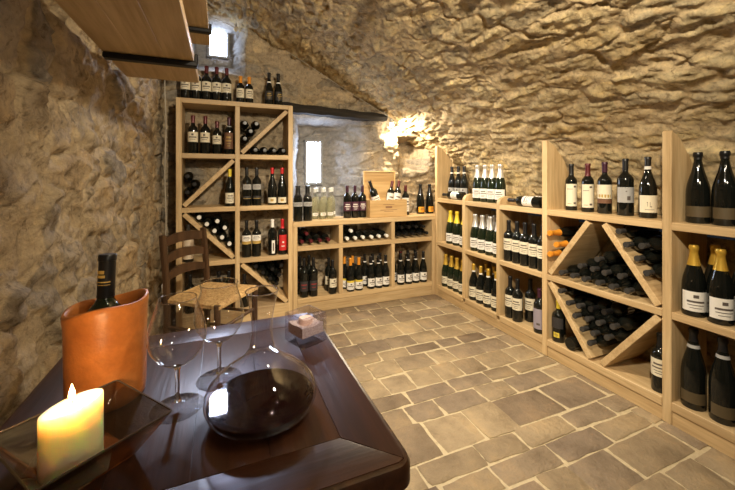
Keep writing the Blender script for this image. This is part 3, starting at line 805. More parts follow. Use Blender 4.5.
G = 'bottles lying in the tall rack'
for i, x in enumerate((0.2645, 0.3410, 0.4175, 0.4940)): lie_back('plain', x, 1.374+0.0378, 'dark bottle lying below brace in top right cell of tall rack, %s from centre divider' % ORD[i], G)
for i, (x, z) in enumerate(((0.182, 1.503), (0.228, 1.566), (0.182, 1.630), (0.273, 1.628))): lie_back('plain', x, z, 'dark bottle lying above brace in top right cell of tall rack, %s' % ['lowest', 'second lowest', 'highest at divider', 'highest at brace'][i], G)
for i, (x, z) in enumerate(((-0.238, 1.070), (-0.190, 1.132), (-0.238, 1.194))): lie_back('plain', x, z, 'dark bottle lying above brace in second left cell of tall rack, %s of three' % ['lowest', 'middle', 'highest'][i], G)
for ri, line in enumerate(pack((-0.264, 0.902), (0.095, 0.539), 1, [((0.107, 0), np.array((-1, 0))), ((0, 0.914), np.array((0, -1))), ((-0.277, 0), np.array((1, 0)))], 0.0385, 2)):
    for i, p_ in enumerate(line): lie_back('white_end', p_[0], p_[1], 'white-ended bottle lying in tall rack bin, %s row above brace, %s from top' % (ORD[ri], ORD[i]), G)
for ri, line in enumerate(pack((0.158, 0.475), (0.522, 0.125), 1, [((0.533, 0), np.array((-1, 0))), ((0, 0.487), np.array((0, -1)))], 0.0385, 3)):
    for i, p_ in enumerate(line): lie_back('plain', p_[0], p_[1], 'dark bottle in lowest right bin of tall rack, %s row above brace, %s down' % (ORD[ri], ORD[i]), G)

# ---- counter of the low rack
G = 'bottles standing on the counter'
row_x('long_black', [0.628, 0.715], 3.13, 0.80, 'dark bottle with long black capsule on counter beside tall rack', G, 'the left')
row_x('clear', [0.806, 0.880, 0.954], 3.23, 0.80, 'clear pale wine bottle in front row below window', G, 'the left')
row_x('clear', [0.775, 0.849, 0.923, 0.997], 3.32, 0.80, 'clear pale wine bottle in back row below window', G, 'the left')
row_x('purple_label', [1.108, 1.187, 1.265], 3.19, 0.80, 'dark bottle with purple label on counter left of wooden crate', G, 'the left')
row_x(['crate_bottle'], [1.752], 3.22, 0.80, 'maroon-capped white-label bottle standing just right of the wooden crate', G, '')
row_x('orange_label', [1.945, 2.058], 3.25, 0.80, 'dark bottle with orange label at corner end of counter', G, 'the left')

# wooden crate with open lid
cr = thing('wine_crate', 'open pale wooden wine crate holding bottles on the counter', 'wine crate', (1.503, 3.195, 0.801))
cw, cd, chh, w = 0.395, 0.20, 0.165, 0.009
for nm, lo, hi in (('front_panel', (-cw/2, -cd/2, 0), (cw/2, -cd/2+w, chh)), ('back_panel', (-cw/2, cd/2-w, 0), (cw/2, cd/2, chh)), ('end_panel', (-cw/2, -cd/2+w, 0), (-cw/2+w, cd/2-w, chh)), ('end_panel', (cw/2-w, -cd/2+w, 0), (cw/2, cd/2-w, chh)), ('base', (-cw/2+w, -cd/2+w, 0), (cw/2-w, cd/2-w, w))):
    box(nm, lo, hi, crate_wood, cr, 0.0012)
fp = [c for c in cr.children if c.name.startswith('front_panel')][0]
bm = bmesh.new()
for x0, x1, z0, z1 in ((-0.06, 0.06, 0.118, 0.123), (-0.035, 0.035, 0.085, 0.105), (-0.09, 0.09, 0.066, 0.071), (-0.05, 0.05, 0.052, 0.056)):
    add_box(bm, (x0, -cd/2-0.0006, z0), (x1, -cd/2+0.001, z1))
mesh_obj('stamp', bm, plain('crate_stamp', (0.26, 0.14, 0.07), 0.7), fp)
lid = bmesh.new(); M = Matrix.Translation((0, cd/2+0.004, chh-0.004)) @ Matrix.Rotation(math.radians(-1), 4, 'X')
add_box(lid, (-cw/2+0.01, 0, 0), (cw/2-0.03, 0.008, 0.285), 0.001, M)
lo_ = mesh_obj('lid', lid, crate_wood, cr, 30)
lr = bmesh.new()
add_box(lr, (-cw/2+0.01, -0.014, 0.0), (-cw/2+0.02, 0, 0.285), 0.001, M); add_box(lr, (cw/2-0.04, -0.014, 0.0), (cw/2-0.03, 0, 0.285), 0.001, M); add_box(lr, (-cw/2+0.02, -0.014, 0.276), (cw/2-0.04, 0, 0.285), 0.001, M)
mesh_obj('lid_rim', lr, crate_wood, lo_, 30)
G = 'bottles in the wooden crate'
def lean(key, base, top, label):
    d = Vector(top) - Vector(base)
    put(key, base, Vector((0, 0, 1)).rotation_difference(d).to_euler(), label, G)
lean('crate_bottle', (1.530, 3.175, 0.853), (1.595, 3.205, 1.14), 'maroon-capped white-label bottle leaning in crate, nearer the lid centre')
lean('crate_bottle', (1.612, 3.185, 0.853), (1.677, 3.215, 1.14), 'maroon-capped white-label bottle leaning in crate, at its right end')
lean('lying_white', (1.448, 3.19, 0.866), (1.352, 3.205, 1.13), 'white-label bottle leaning out of crate over the purple-label bottles')

# ---- low rack cells
G = 'bottles lying in the low rack'
for i, x in enumerate((0.653, 0.733, 0.813, 0.893)): lie_back('maroon_end', x, 0.587+0.0385, 'dark bottle lying in upper left cell of low rack, bottom row, %s from left' % ORD[i], G)
for i, x in enumerate((0.693,)): lie_back('maroon_end', x, 0.587+0.0385+0.0675, 'dark bottle lying on top of others in upper left cell of low rack', G)
for i in range(6): lie_back('white_end', 1.066 + 0.0805*i, 0.587+0.0385, 'white-ended bottle lying in upper middle cell of low rack, bottom row, %s from left' % ORD[i], G)
lie_back('white_end', 1.106, 0.587+0.0385+0.0675, 'white-ended bottle lying on top of others in upper middle cell of low rack', G)
for i in range(5): lie_back('plain', 1.592 + 0.0795*i, 0.587+0.0385, 'dark bottle lying in upper corner cell of low rack, bottom row, %s from left' % ORD[i], G)
for i in range(4): lie_back('plain', 1.632 + 0.0795*i, 0.587+0.0385+0.0675, 'dark bottle lying in upper corner cell of low rack, second row, %s from left' % ORD[i], G)
G = 'upright bottles in the low rack'
row_x('faint_red', [0.680, 0.763], 3.115, 0.133, 'tall dark bottle with faint red print in low rack, front row', G, 'the left')
row_x('faint_red', [0.665, 0.748], 3.215, 0.133, 'tall dark bottle with faint red print in low rack, back row', G, 'the left')
row_x(['white_mid'], [0.940], 3.105, 0.133, 'cream-label bottle in front beside first divider of low rack', G, '')
row_x(['white_mid'], [0.932], 3.20, 0.133, 'cream-label bottle hidden behind another at first divider of low rack', G, '')
row_x('orange_white', [1.113, 1.196], 3.11, 0.133, 'orange-capped white-label bottle in low rack, front row', G, 'the left')
row_x('orange_white', [1.085, 1.168], 3.20, 0.133, 'orange-capped white-label bottle in low rack, back row', G, 'the left')
row_x('burg_white', [1.318, 1.396, 1.474], 3.105, 0.133, 'white-banded white-label bottle in middle cell of low rack, front row', G, 'the left')
row_x('burg_white', [1.295, 1.375, 1.456], 3.20, 0.133, 'white-banded white-label bottle in middle cell of low rack, back row', G, 'the left')
row_x('burg_white', [1.637, 1.722, 1.807, 1.892], 3.105, 0.133, 'white-banded white-label bottle in corner cell of low rack, front row', G, 'the left')
row_x(['burg_maroon', 'burg_maroon', 'burg_white', 'burg_white'], [1.60, 1.685, 1.77, 1.855], 3.20, 0.133, 'white-label bottle in corner cell of low rack, back row', G, 'the left')

# ---- corner rack (six cells)
G = 'bottles on top of the corner rack'
row_y('dark_silver', [2.945, 2.850, 2.757], 2.13, 0.975, 'dark bottle with white neck band on corner rack top', G, 'corner post')
M = (Matrix.Rotation(-PI/2, 3, 'X') @ Matrix.Rotation(0.9, 3, 'Z')).to_euler()
put('lying_white', (2.045, 2.655, 1.0135), (-PI/2, -0.85, 0.05), 'white-label bottle lying on corner rack top before the banded bottles', G)
row_y('silver', [2.53, 2.437, 2.345, 2.252], 2.10, 0.975, 'silver-foiled bottle with white label on corner rack top', G, 'corner post')
put('lying_white', (2.05, 1.805, 1.0135), (-PI/2, -0.85, 0.02), 'white-label bottle lying on corner rack top, front of two', G)
put('lying_white', (2.13, 1.775, 1.0135), (-PI/2, -0.7, 0.0), 'white-label bottle lying on corner rack top, behind another', G)
G = 'upright bottles in the corner rack'
row_y('yellow_foil', [2.880, 2.775, 2.670], 2.065, 0.545, 'yellow-foiled bottle in upper far cell of corner rack', G, 'corner post')
row_y('silver', [2.520, 2.425, 2.330, 2.240], 2.065, 0.545, 'silver-foiled bottle in upper middle cell of corner rack, front row', G, 'corner post')
row_y('silver', [2.47, 2.375], 2.16, 0.545, 'silver-foiled bottle in upper middle cell of corner rack, back row', G, 'corner post')
row_y('cream_row', [2.119, 2.040, 1.961, 1.882, 1.803], 2.06, 0.545, 'cream-label bottle in upper near cell of corner rack', G, 'corner post')
row_y('gold_foil', [2.950, 2.862, 2.774, 2.690], 2.06, 0.113, 'gold-foiled bottle in lower far cell of corner rack', G, 'corner post')
row_y('gold_burg', [2.535, 2.442, 2.349, 2.256], 2.06, 0.113, 'gold-capped cream-label bottle in lower middle cell of corner rack, front row', G, 'corner post')
row_y('gold_burg', [2.49, 2.395, 2.30], 2.16, 0.113, 'gold-capped cream-label bottle in lower middle cell of corner rack, back row', G, 'corner post')
row_y('cream_row', [2.112, 2.033], 2.062, 0.113, 'cream-label bottle in lower near cell of corner rack, front row', G, 'corner post')
row_y(['cream_row'], [1.995], 2.15, 0.113, 'cream-label bottle set back in lower near cell of corner rack', G, '')
row_y(['lilac'], [1.826], 2.055, 0.113, 'bottle with tall lilac-grey label beside post in corner rack', G, '')

# ---- crossed rack
G = 'bottles on top of the crossed rack'
for k, y, l in (('tall_cream', 1.640, 'black-capped bottle with tall cream label on crossed rack top'), ('tall_cream_red', 1.523, 'maroon-capped bottle with tall cream label on crossed rack top'), ('gradient', 1.420, 'bottle with cream label over brown strip on crossed rack top'), ('grey_label', 1.304, 'bottle with grey label on crossed rack top'), ('burg_cream', 1.186, 'broad-shouldered bottle with white neck band and lettered cream label')):
    row_y([k], [y], 2.12, 0.975, l, G, '', rot=-1.0)
G = 'bottles in the bins of the crossed rack'
for i, (y, z) in enumerate(((1.682, 0.689), (1.640, 0.757), (1.682, 0.825))): lie_side('gold_end', y, z, 'orange-capped bottle lying in left upper bin of crossed rack, %s of three' % ['lowest', 'middle', 'highest'][i], G, out=0.02)
up = np.array
VS = -1
lb, rb = ((1.705, 0.556), (1.440, 0.926)), ((1.346, 0.926), (1.076, 0.556))
def nrm(a, b, toward):
    d = up(b)-up(a); n = up((-d[1], d[0]))/np.hypot(*d)
    return n if np.dot(up(toward)-up(a), n) > 0 else -n
def offp(a, n, k=0.018): return tuple(up(a) + n*k)
nL, nR = nrm(*lb, (1.39, 0.6)), nrm(*rb, (1.39, 0.6))
for ri, line in enumerate(pack((1.70, 0.545), (1.08, 0.545), -1, [(offp(lb[0], nL), nL), (offp(rb[0], nR), nR)], 0.0385, 3, half=0.0)):
    for i, p_ in enumerate(line[1:-1] if ri == 2 else line):
        k = 'banded' if (ri, i) in ((1, 4), (2, 1), (2, 2)) else 'grey_end'
        lie_side(k, p_[0], p_[1], '%s lying in tent-shaped bin of crossed rack, %s row up, %s from left' % ('white-banded bottle' if k == 'banded' else 'dark bottle', ORD[ri], ORD[i]), G)
nR2 = -nR
for ri, line in enumerate(pack(rb[0], rb[1], VS, [((1.058, 0), up((1, 0))), ((0, 0.938), up((0, -1)))], 0.0385, 2)):
    for i, p_ in enumerate(line): lie_side('grey_end', p_[0], p_[1], 'dark bottle in upper right bin of crossed rack, %s row above brace, %s from top' % (ORD[ri], ORD[i]), G, out=0.02)
vl, vr = ((1.705, 0.498), (1.428, 0.126)), ((1.358, 0.126), (1.076, 0.498))
nV = nrm(*vr, (1.39, 0.5))
for ri, line in enumerate(pack(vl[0], vl[1], VS, [(offp(vr[0], nV), nV), ((0, 0.510), up((0, -1)))], 0.0385, 4)):
    for i, p_ in enumerate(line): lie_side('banded' if (ri, i) in ((2, 0), (3, 0)) else 'grey_end', p_[0], p_[1], 'dark bottle in V-shaped bin of crossed rack, %s row above left brace, %s down' % (ORD[ri], ORD[i]), G, out=0.01)
row_y(['yellow_tag'], [1.6825], 2.06, 0.113, 'bottle with yellow tag standing in lower left bin of crossed rack', G, '')
lie_side('plain', 1.560, 0.113+0.0385, 'dark bottle lying base outward in lower left bin of crossed rack', G, flip=True)
row_y(['cream_short'], [1.0965], 2.06, 0.113, 'cream-label bottle standing alone in lower right bin of crossed rack', G, '')

# ---- nearest rack
G = 'large bottles in the nearest rack'
row_y('big_gold', [0.965, 0.868, 0.772, 0.676], 2.11, 0.975, 'big dark bottle with dull gold label on nearest rack top', G, 'post', rot=-1.0)
row_y('gold_top', [0.960, 0.862, 0.764, 0.666], 2.06, 0.545, 'gold-foiled white-label bottle in nearest rack, front row', G, 'post', rot=-0.95)
row_y('gold_top', [0.925, 0.828, 0.73], 2.165, 0.545, 'gold-foiled white-label bottle in nearest rack, back row', G, 'post', rot=-0.95)
row_y('magnum', [0.962, 0.856, 0.752], 2.068, 0.113, 'very dark large bottle on bottom shelf of nearest rack', G, 'post', rot=-0.95)

# ------------------------------------------------------------------ table
TZ = 0.75
tx0, tx1, ty0, ty1 = -0.37, 0.285, 0.487, 1.165
tb = thing('dining_table', 'dark polished wooden table with framed top in the foreground', 'table', ((tx0+tx1)/2, (ty0+ty1)/2, 0))
bm = bmesh.new(); th = 0.045; fw = 0.085; cr_ = 0.028
def outline(x0, x1, y0, y1, r, n=6):
    pts = []
    for cx, cy, a0 in ((x1-r, y0+r, -PI/2), (x1-r, y1-r, 0), (x0+r, y1-r, PI/2), (x0+r, y0+r, PI)):
        pts += [(cx+r*math.cos(a0+PI/2*i/n), cy+r*math.sin(a0+PI/2*i/n)) for i in range(n+1)]
    return pts
# one slab, rounded all round; grooves for the mitred frame are cut as separate fields on top
def slab(bm):
    O = outline(tx0, tx1, ty0, ty1, cr_)
    cx, cy = (tx0+tx1)/2, (ty0+ty1)/2
    lev = [(0.006, TZ-th), (0.0, TZ-th+0.007), (0.0, TZ-0.011), (0.003, TZ-0.0035), (0.010, TZ-0.0012)]
    rings = []
    for ins, z in lev:
        rings.append([bm.verts.new((x + (ins if x < cx else -ins), y + (ins if y < cy else -ins), z)) for x, y in O])
    n = len(O)
    for A, B in zip(rings, rings[1:]):
        for i in range(n): bm.faces.new((A[i], A[(i+1) % n], B[(i+1) % n], B[i]))
    bm.faces.new(rings[0][::-1]); bm.faces.new(rings[-1])
slab(bm)
g = 0.0007
def field(pts, mi):
    add_top(pts, mi)
def add_top(pts, mi):
    cx = sum(p[0] for p in pts)/len(pts); cy = sum(p[1] for p in pts)/len(pts)
    A = [bm.verts.new((x, y, TZ-0.002)) for x, y in pts]
    B = [bm.verts.new((x, y, TZ-0.0004)) for x, y in pts]
    C = []
    for x, y in pts:
        d = math.hypot(cx-x, cy-y); C.append(bm.verts.new((x+(cx-x)/d*0.0012, y+(cy-y)/d*0.0012, TZ)))
    n = len(pts)
    for i in range(n):
        j = (i+1) % n
        for P_, Q_ in ((A, B), (B, C)): bm.faces.new((P_[i], P_[j], Q_[j], Q_[i])).material_index = mi
    bm.faces.new(C).material_index = mi
e = 0.010
X0, X1, Y0_, Y1_ = tx0+e, tx1-e, ty0+e, ty1-e
i0, i1, j0, j1 = X0+fw, X1-fw, Y0_+fw, Y1_-fw
rc = 0.016
add_top([(X1, Y0_+rc), (X1, Y1_-rc), (X1-rc*0.3, Y1_-rc*0.3), (i1+g, j1), (i1+g, j0), (X1-rc*0.3, Y0_+rc*0.3)], 0)
add_top([(X0, Y0_+rc), (X0+rc*0.3, Y0_+rc*0.3), (i0-g, j0), (i0-g, j1), (X0+rc*0.3, Y1_-rc*0.3), (X0, Y1_-rc)], 0)
add_top([(X0+rc, Y0_), (X1-rc, Y0_), (X1-rc*0.3-g*2, Y0_+rc*0.3), (i1-g, j0-g), (i0+g, j0-g), (X0+rc*0.3+g*2, Y0_+rc*0.3)], 1)
add_top([(X0+rc, Y1_), (X0+rc*0.3+g*2, Y1_-rc*0.3), (i0+g, j1+g), (i1-g, j1+g), (X1-rc*0.3-g*2, Y1_-rc*0.3), (X1-rc, Y1_)], 1)
npl = 4
for k in range(npl):
    a = i0 + (i1-i0)*k/npl; b = i0 + (i1-i0)*(k+1)/npl
    add_top([(a+g, j0+g), (b-g, j0+g), (b-g, j1-g), (a+g, j1-g)], 0)
mesh_obj('tabletop', bm, [dark_wood, dark_wood_x], tb, 35)
ap = bmesh.new(); q = 0.05
add_box(ap, (tx0+q, ty0+q, 0.62), (tx1-q, ty0+q+0.02, TZ-th-0.0005), 0.002); add_box(ap, (tx0+q, ty1-q-0.02, 0.62), (tx1-q, ty1-q, TZ-th-0.0005), 0.002)
add_box(ap, (tx0+q, ty0+q+0.021, 0.62), (tx0+q+0.02, ty1-q-0.021, TZ-th-0.0005), 0.002); add_box(ap, (tx1-q-0.02, ty0+q+0.021, 0.62), (tx1-q, ty1-q-0.021, TZ-th-0.0005), 0.002)
mesh_obj('apron', ap, dark_wood_x, tb, 30)
for sx in (0, 1):
    for sy in (0, 1):
        x = tx0+q-0.008 if sx == 0 else tx1-q-0.052; y = ty0+q-0.008 if sy == 0 else ty1-q-0.052
        box('leg', (x, y, 0), (x+0.06, y+0.06, TZ-th-0.0005), dark_wood, tb, 0.004)
settle(tb)

# ------------------------------------------------------------------ on the table
# stemmed glasses
def glass_profile():
    out = [(0.0470, 0.0), (0.0470, 0.0012), (0.030, 0.0035), (0.012, 0.007), (0.0060, 0.012), (0.0042, 0.020), (0.0038, 0.050), (0.0042, 0.070), (0.0065, 0.078)]
    return out
def wine_glass(loc, label, s=1.0, rim=0.0345):
    t = thing('wine_glass', label, 'wine glass', loc, (0, 0, 0), 'wine glasses on the table')
    lathe('foot', [(0.0, 0.0), (0.0465*s, 0.0), (0.0475*s, 0.0012), (0.030*s, 0.0036), (0.013*s, 0.0075), (0.0060, 0.013)], clear_glass, t, 40, 60, cap1=False)
    lathe('stem', [(0.0060, 0.013), (0.0040, 0.024), (0.0036, 0.050), (0.0042, 0.072), (0.0072, 0.081)], solid_glass, t, 20, 60)
    b = [(0.0, 0.0815), (0.0085, 0.082), (0.022, 0.088), (0.037, 0.100), (0.048, 0.116), (0.0535, 0.133), (0.0535, 0.147), (0.0500, 0.165), (0.0445, 0.183), (0.0390, 0.199), (rim, 0.2125)]
    b = [(r*0.965 if z > 0.09 else r, z) for r, z in b]
    lathe('bowl', b, clear_glass, t, 48, 70, cap0=False, cap1=False)
    bm = bmesh.new(); add_tube(bm, [(rim*math.cos(2*PI*i/40)*0.99, rim*math.sin(2*PI*i/40)*0.99, 0.2128) for i in range(41)], 0.0008, 6, caps=False)
    mesh_obj('rim', bm, solid_glass, t, 60)
    return t
wine_glass((-0.0777, 0.777, TZ), 'empty wine glass in front, between the clay cooler and the decanter')
wine_glass((-0.0032, 0.852, TZ), 'empty wine glass behind the other, just left of the decanter', 1.0, 0.040)

# decanter
dc = thing('decanter', 'clear glass decanter half filled with dark red wine on the table', 'decanter', (0.0725, 0.700, TZ))
dp = [(0.0, 0.003), (0.05, 0.0), (0.070, 0.002), (0.086, 0.009), (0.097, 0.020), (0.1025, 0.034), (0.101, 0.047), (0.094, 0.061), (0.080, 0.076), (0.062, 0.090), (0.045, 0.101), (0.032, 0.112), (0.0235, 0.125), (0.0195, 0.142), (0.0185, 0.160), (0.0200, 0.182), (0.0240, 0.205), (0.0290, 0.226), (0.0300, 0.2315)]
lathe('glass_body', dp, decanter_glass, dc, 56, 70, cap0=False, cap1=False)
bm = bmesh.new(); add_tube(bm, [(0.0299*math.cos(2*PI*i/40), 0.0299*math.sin(2*PI*i/40), 0.2316) for i in range(41)], 0.0012, 6, caps=False)
mesh_obj('rim', bm, solid_glass, dc, 60)
red_wine = plain('red_wine', (0.010, 0.0015, 0.003), 0.03, IOR=1.34)
wl = 0.031
lathe('red_wine', [(0.0, 0.0052)] + [(r-0.0032, z+0.0022) for r, z in dp[1:] if z < wl-0.006] + [(0.0975, wl), (0.0, wl)], red_wine, dc, 56, 40, cap0=False, cap1=False)

# square glass candle holder
hc = thing('candle_holder', 'square glass candle holder with pale pink sand at the table edge', 'candle holder', (0.213, 0.955, TZ), (0, 0, math.radians(-22.5+45)))
bm = bmesh.new(); a = 0.040; hh = 0.080
def sq(r, z): return [bm.verts.new((x*r, y*r, z)) for x, y in ((-1, -1), (1, -1), (1, 1), (-1, 1))]
rings = [sq(a-0.006, 0), sq(a, 0.006), sq(a, hh-0.002), sq(a-0.001, hh), sq(a-0.0045, hh), sq(a-0.0055, hh-0.002), sq(a-0.006, 0.026), sq(a-0.009, 0.024)]
for A, B in zip(rings, rings[1:]):
    for i in range(4): bm.faces.new((A[i], A[(i+1) % 4], B[(i+1) % 4], B[i]))
bm.faces.new(rings[0][::-1]); bm.faces.new(rings[-1])
mesh_obj('glass_cube', bm, thin_glass('holder_glass', (0.90, 0.89, 0.93), 1.6, gain=1.3, base=0.06), hc)
sand = NT('pink_sand'); sv = sand.coord(); sn = sand.noise(sv, 180, 3)
sb = sand.pbsdf(Roughness=0.9); sand.l(sand.ramp(sn.outputs[0], [(0.35, (0.60, 0.46, 0.42)), (0.6, (0.82, 0.70, 0.66))]), sb.inputs['Base Color']); sand.bump(sn.outputs[0], sb, 0.6, 0.004)
bm = bmesh.new(); n = 10; q = a-0.0068
top = [[bm.verts.new((-q+2*q*i/n, -q+2*q*j/n, 0.051 + 0.004*abs(i/n-0.45) + 0.0015*math.sin(i*0.9+j*0.7))) for j in range(n+1)] for i in range(n+1)]
bot = [[bm.verts.new((-q+2*q*i/n, -q+2*q*j/n, 0.0268)) for j in range(n+1)] for i in range(n+1)]
for i in range(n):
    for j in range(n):
        bm.faces.new((top[i][j], top[i+1][j], top[i+1][j+1], top[i][j+1])); bm.faces.new((bot[i][j], bot[i][j+1], bot[i+1][j+1], bot[i+1][j]))
for i in range(n):
    for A, B, rev in (([top[i][0], top[i+1][0]], [bot[i][0], bot[i+1][0]], 0), ([top[i][n], top[i+1][n]], [bot[i][n], bot[i+1][n]], 1), ([top[0][i], top[0][i+1]], [bot[0][i], bot[0][i+1]], 1), ([top[n][i], top[n][i+1]], [bot[n][i], bot[n][i+1]], 0)):
        bm.faces.new((A[0], A[1], B[1], B[0]))
so = mesh_obj('sand', bm, sand.m, hc, 40); so['kind'] = 'stuff'
wax = NT('wax'); wb = wax.pbsdf(Base_Color=(0.93, 0.85, 0.68, 1), Roughness=0.45); wb.inputs['Subsurface Weight'].default_value = 1.0; wb.inputs['Subsurface Radius'].default_value = (1.0, 0.72, 0.45); wb.inputs['Subsurface Scale'].default_value = 0.06; wax = wax.m
bm = bmesh.new(); add_lathe(bm, [(0.0, 0.050), (0.0190, 0.050), (0.0190, 0.064), (0.0175, 0.0652), (0.0, 0.0645)], 24, cap0=False)
mesh_obj('tealight', bm, plain('tealight_wax', (0.78, 0.55, 0.45), 0.5), hc, 40)

# clay cooler and the bottle in it
clay = NT('terracotta'); cv = clay.coord((1, 1, 1)); c1 = clay.noise(cv, 9, 5, 0.6); c2 = clay.noise(cv, 60, 4, 0.6)
cb = clay.pbsdf(Roughness=0.38); cb.inputs['Specular IOR Level'].default_value = 0.45
ccol = clay.ramp(c1.outputs[0], [(0.3, (0.40, 0.12, 0.025)), (0.5, (0.56, 0.185, 0.04)), (0.68, (0.64, 0.26, 0.075))])
clay.l(clay.mix(0.5, ccol, clay.ramp(c2.outputs[0], [(0.4, (0.85, 0.82, 0.8)), (0.62, (1.1, 1.08, 1.05))]), 'MULTIPLY'), cb.inputs['Base Color'])
clay.bump(c1.outputs[0], cb, 0.25, 0.02)
ck = thing('wine_cooler', 'orange terracotta wine cooler with slanted rim by the stone wall', 'wine cooler', (-0.214, 0.872, TZ))
R0, Hc_ = 0.0715, 0.190
def cooler(bm):
    prof_ = [(0.0, 0), (0.88, 0.0), (0.93, 0.004), (0.95, 0.02), (0.965, 0.08), (0.975, 0.14), (0.985, 0.168), (1.01, 0.180), (1.015, 0.187), (0.995, 0.192), (0.94, 0.193), (0.895, 0.189), (0.875, 0.178), (0.86, 0.12), (0.84, 0.02), (0.0, 0.016)]
    n = 56; rings = []
    for r, z in prof_:
        if r == 0: rings.append([bm.verts.new((0, 0, z))]); continue
        ring = []
        for i in range(n):
            t = 2*PI*i/n; x, y = r*R0*math.cos(t), r*R0*math.sin(t)
            k = sstep(0.04, 0.18, np.array(z)); 
            dz = float(k)*(0.135*(x*0.924 - y*0.382)) + float(k)*0.004*math.sin(3*t)
            ring.append(bm.verts.new((x, y, z + dz)))
        rings.append(ring)
    for A, B in zip(rings, rings[1:]):
        for i in range(n):
            j = (i+1) % n
            if len(A) == 1: bm.faces.new((A[0], B[j], B[i]))
            elif len(B) == 1: bm.faces.new((A[i], A[j], B[0]))
            else: bm.faces.new((A[i], A[j], B[j], B[i]))
bm = bmesh.new(); cooler(bm); mesh_obj('clay_pot', bm, clay.m, ck, 60)
bottle_proto('cooler_bottle', kind='long', R=0.0375, H=0.266, glass=glass_green, cap='black', cap_from=0.68, n=32, labels=[(0.2, 0.5, 'cream', 70, TXT)])
cbt = BOT['cooler_bottle'][0]
for c in cbt.children:
    if c.name.startswith('capsule'):
        bm = bmesh.new()
        for z0, z1, a0, a1 in ((0.86, 0.885, -0.9, 0.1), (0.83, 0.85, -1.0, 0.2), (0.795, 0.803, -1.2, 0.8), (0.775, 0.78, -1.2, 0.8)):
            add_lathe(bm, [(0.0160, z0*0.266), (0.0160, z1*0.266)], 6, 0, False, False, -PI/2+a0, -PI/2+a1)
        mesh_obj('lettering', bm, ink_gold, c)
put('cooler_bottle', (-0.222, 0.864, TZ+0.022), (math.radians(-3.5), math.radians(1.0), -0.15), 'dark bottle with black capsule standing in the terracotta cooler', 'bottle in the cooler')

# smoked glass dish with the candle
tr = thing('glass_dish', 'square smoked glass dish with sloping sides under the candle', 'dish', (-0.198, 0.682, TZ), (0, 0, math.atan2(-0.79, 0.61)))
bm = bmesh.new()
def rr(r, z, c=0.006): return [bm.verts.new((x, y, z)) for x, y in outline(-r, r, -r, r, c, 3)]
rings = [rr(0.048, 0.0005), rr(0.052, 0.002), rr(0.088, 0.058), rr(0.0895, 0.0605), rr(0.0885, 0.062), rr(0.0855, 0.060), rr(0.050, 0.0075), rr(0.046, 0.0065)]
for A, B in zip(rings, rings[1:]):
    n = len(A)
    for i in range(n): bm.faces.new((A[i], A[(i+1) % n], B[(i+1) % n], B[i]))
bm.faces.new(rings[0][::-1]); bm.faces.new(rings[-1])
mesh_obj('dish_body', bm, smoke_glass, tr, 40)
bm = bmesh.new(); O = outline(-0.0885, 0.0885, -0.0885, 0.0885, 0.006, 3)
add_tube(bm, [(x, y, 0.0615) for x, y in O] + [(O[0][0], O[0][1], 0.0615)], 0.0016, 6)
mesh_obj('rim', bm, plain('dish_rim', (0.10, 0.075, 0.055), 0.15, 0.0), tr, 60)

cn = thing('pillar_candle', 'lit thick ivory candle with slanted top in the glass dish', 'candle', (-0.206, 0.660, TZ+0.0078))
bm = bmesh.new(); n = 40
def cring(r, z, sl): 
    out = []
    for i in range(n):
        t = 2*PI*i/n; x, y = r*0.0385*math.cos(t), r*0.036*math.sin(t)
        out.append(bm.verts.new((x, y, z + sl*(0.24*(x*0.924 - y*0.382) - 0.0*y))))
    return out
rings = [cring(0.97, 0, 0), cring(1, 0.003, 0), cring(1, 0.04, 0.3), cring(1, 0.0975, 1), cring(0.985, 0.1005, 1), cring(0.94, 0.1015, 1), cring(0.7, 0.100, 1), cring(0.4, 0.0985, 1), cring(0.12, 0.098, 1)]
for A, B in zip(rings, rings[1:]):
    for i in range(n): bm.faces.new((A[i], A[(i+1) % n], B[(i+1) % n], B[i]))
bm.faces.new(rings[0][::-1]); bm.faces.new(rings[-1])
mesh_obj('wax_body', bm, wax, cn, 50)
bm = bmesh.new(); add_tube(bm, [(0, 0, 0.096), (0.0004, 0, 0.104), (0.001, 0, 0.110)], 0.0009, 6)
wk = mesh_obj('wick', bm, plain('wick_black', (0.02, 0.015, 0.01), 0.9), cn)
lathe('flame', [(0.0, 0.1055), (0.0028, 0.1085), (0.0042, 0.113), (0.0038, 0.118), (0.0022, 0.124), (0.0, 0.131)], emit('flame_glow', (1.0, 0.62, 0.22), 60), cn, 16, 60)

# ------------------------------------------------------------------ chair beside the tall rack
ang = math.atan2(-0.61, 0.79)
chr_ = thing('rush_chair', 'dark wooden ladder-back chair with woven rush seat behind the table', 'chair', (-0.045, 2.485, 0), (0, 0, ang))
# local frame: +x = facing, back posts at x=-0.19, width along y
def tapered(name, pts, r):
    bm = bmesh.new(); add_tube(bm, pts, r, 10); return mesh_obj(name, bm, chair_wood, chr_, 50)
def post_back(y):
    bm = bmesh.new(); prof_ = [(-0.19, 0.0), (-0.19, 0.44), (-0.20, 0.60), (-0.225, 0.835)]
    rings = []
    for x, z in prof_:
        a_, b_ = 0.016, 0.016
        rings.append([bm.verts.new((x+sx*a_, y+sy*b_, z)) for sx, sy in ((-1, -1), (1, -1), (1, 1), (-1, 1))])
    for A, B in zip(rings, rings[1:]):
        for i in range(4): bm.faces.new((A[i], A[(i+1) % 4], B[(i+1) % 4], B[i]))
    bm.faces.new(rings[0][::-1]); bm.faces.new(rings[-1])
    bmesh.ops.bevel(bm, geom=bm.edges[:], offset=0.004, segments=2, affect='EDGES')
    return mesh_obj('leg', bm, chair_wood, chr_, 40)
for y in (-0.175, 0.175): post_back(y)
for y in (-0.19, 0.19): tapered('leg', [(0.18, y, 0), (0.18, y, 0.25), (0.18, y, 0.452)], [0.014, 0.019, 0.019])
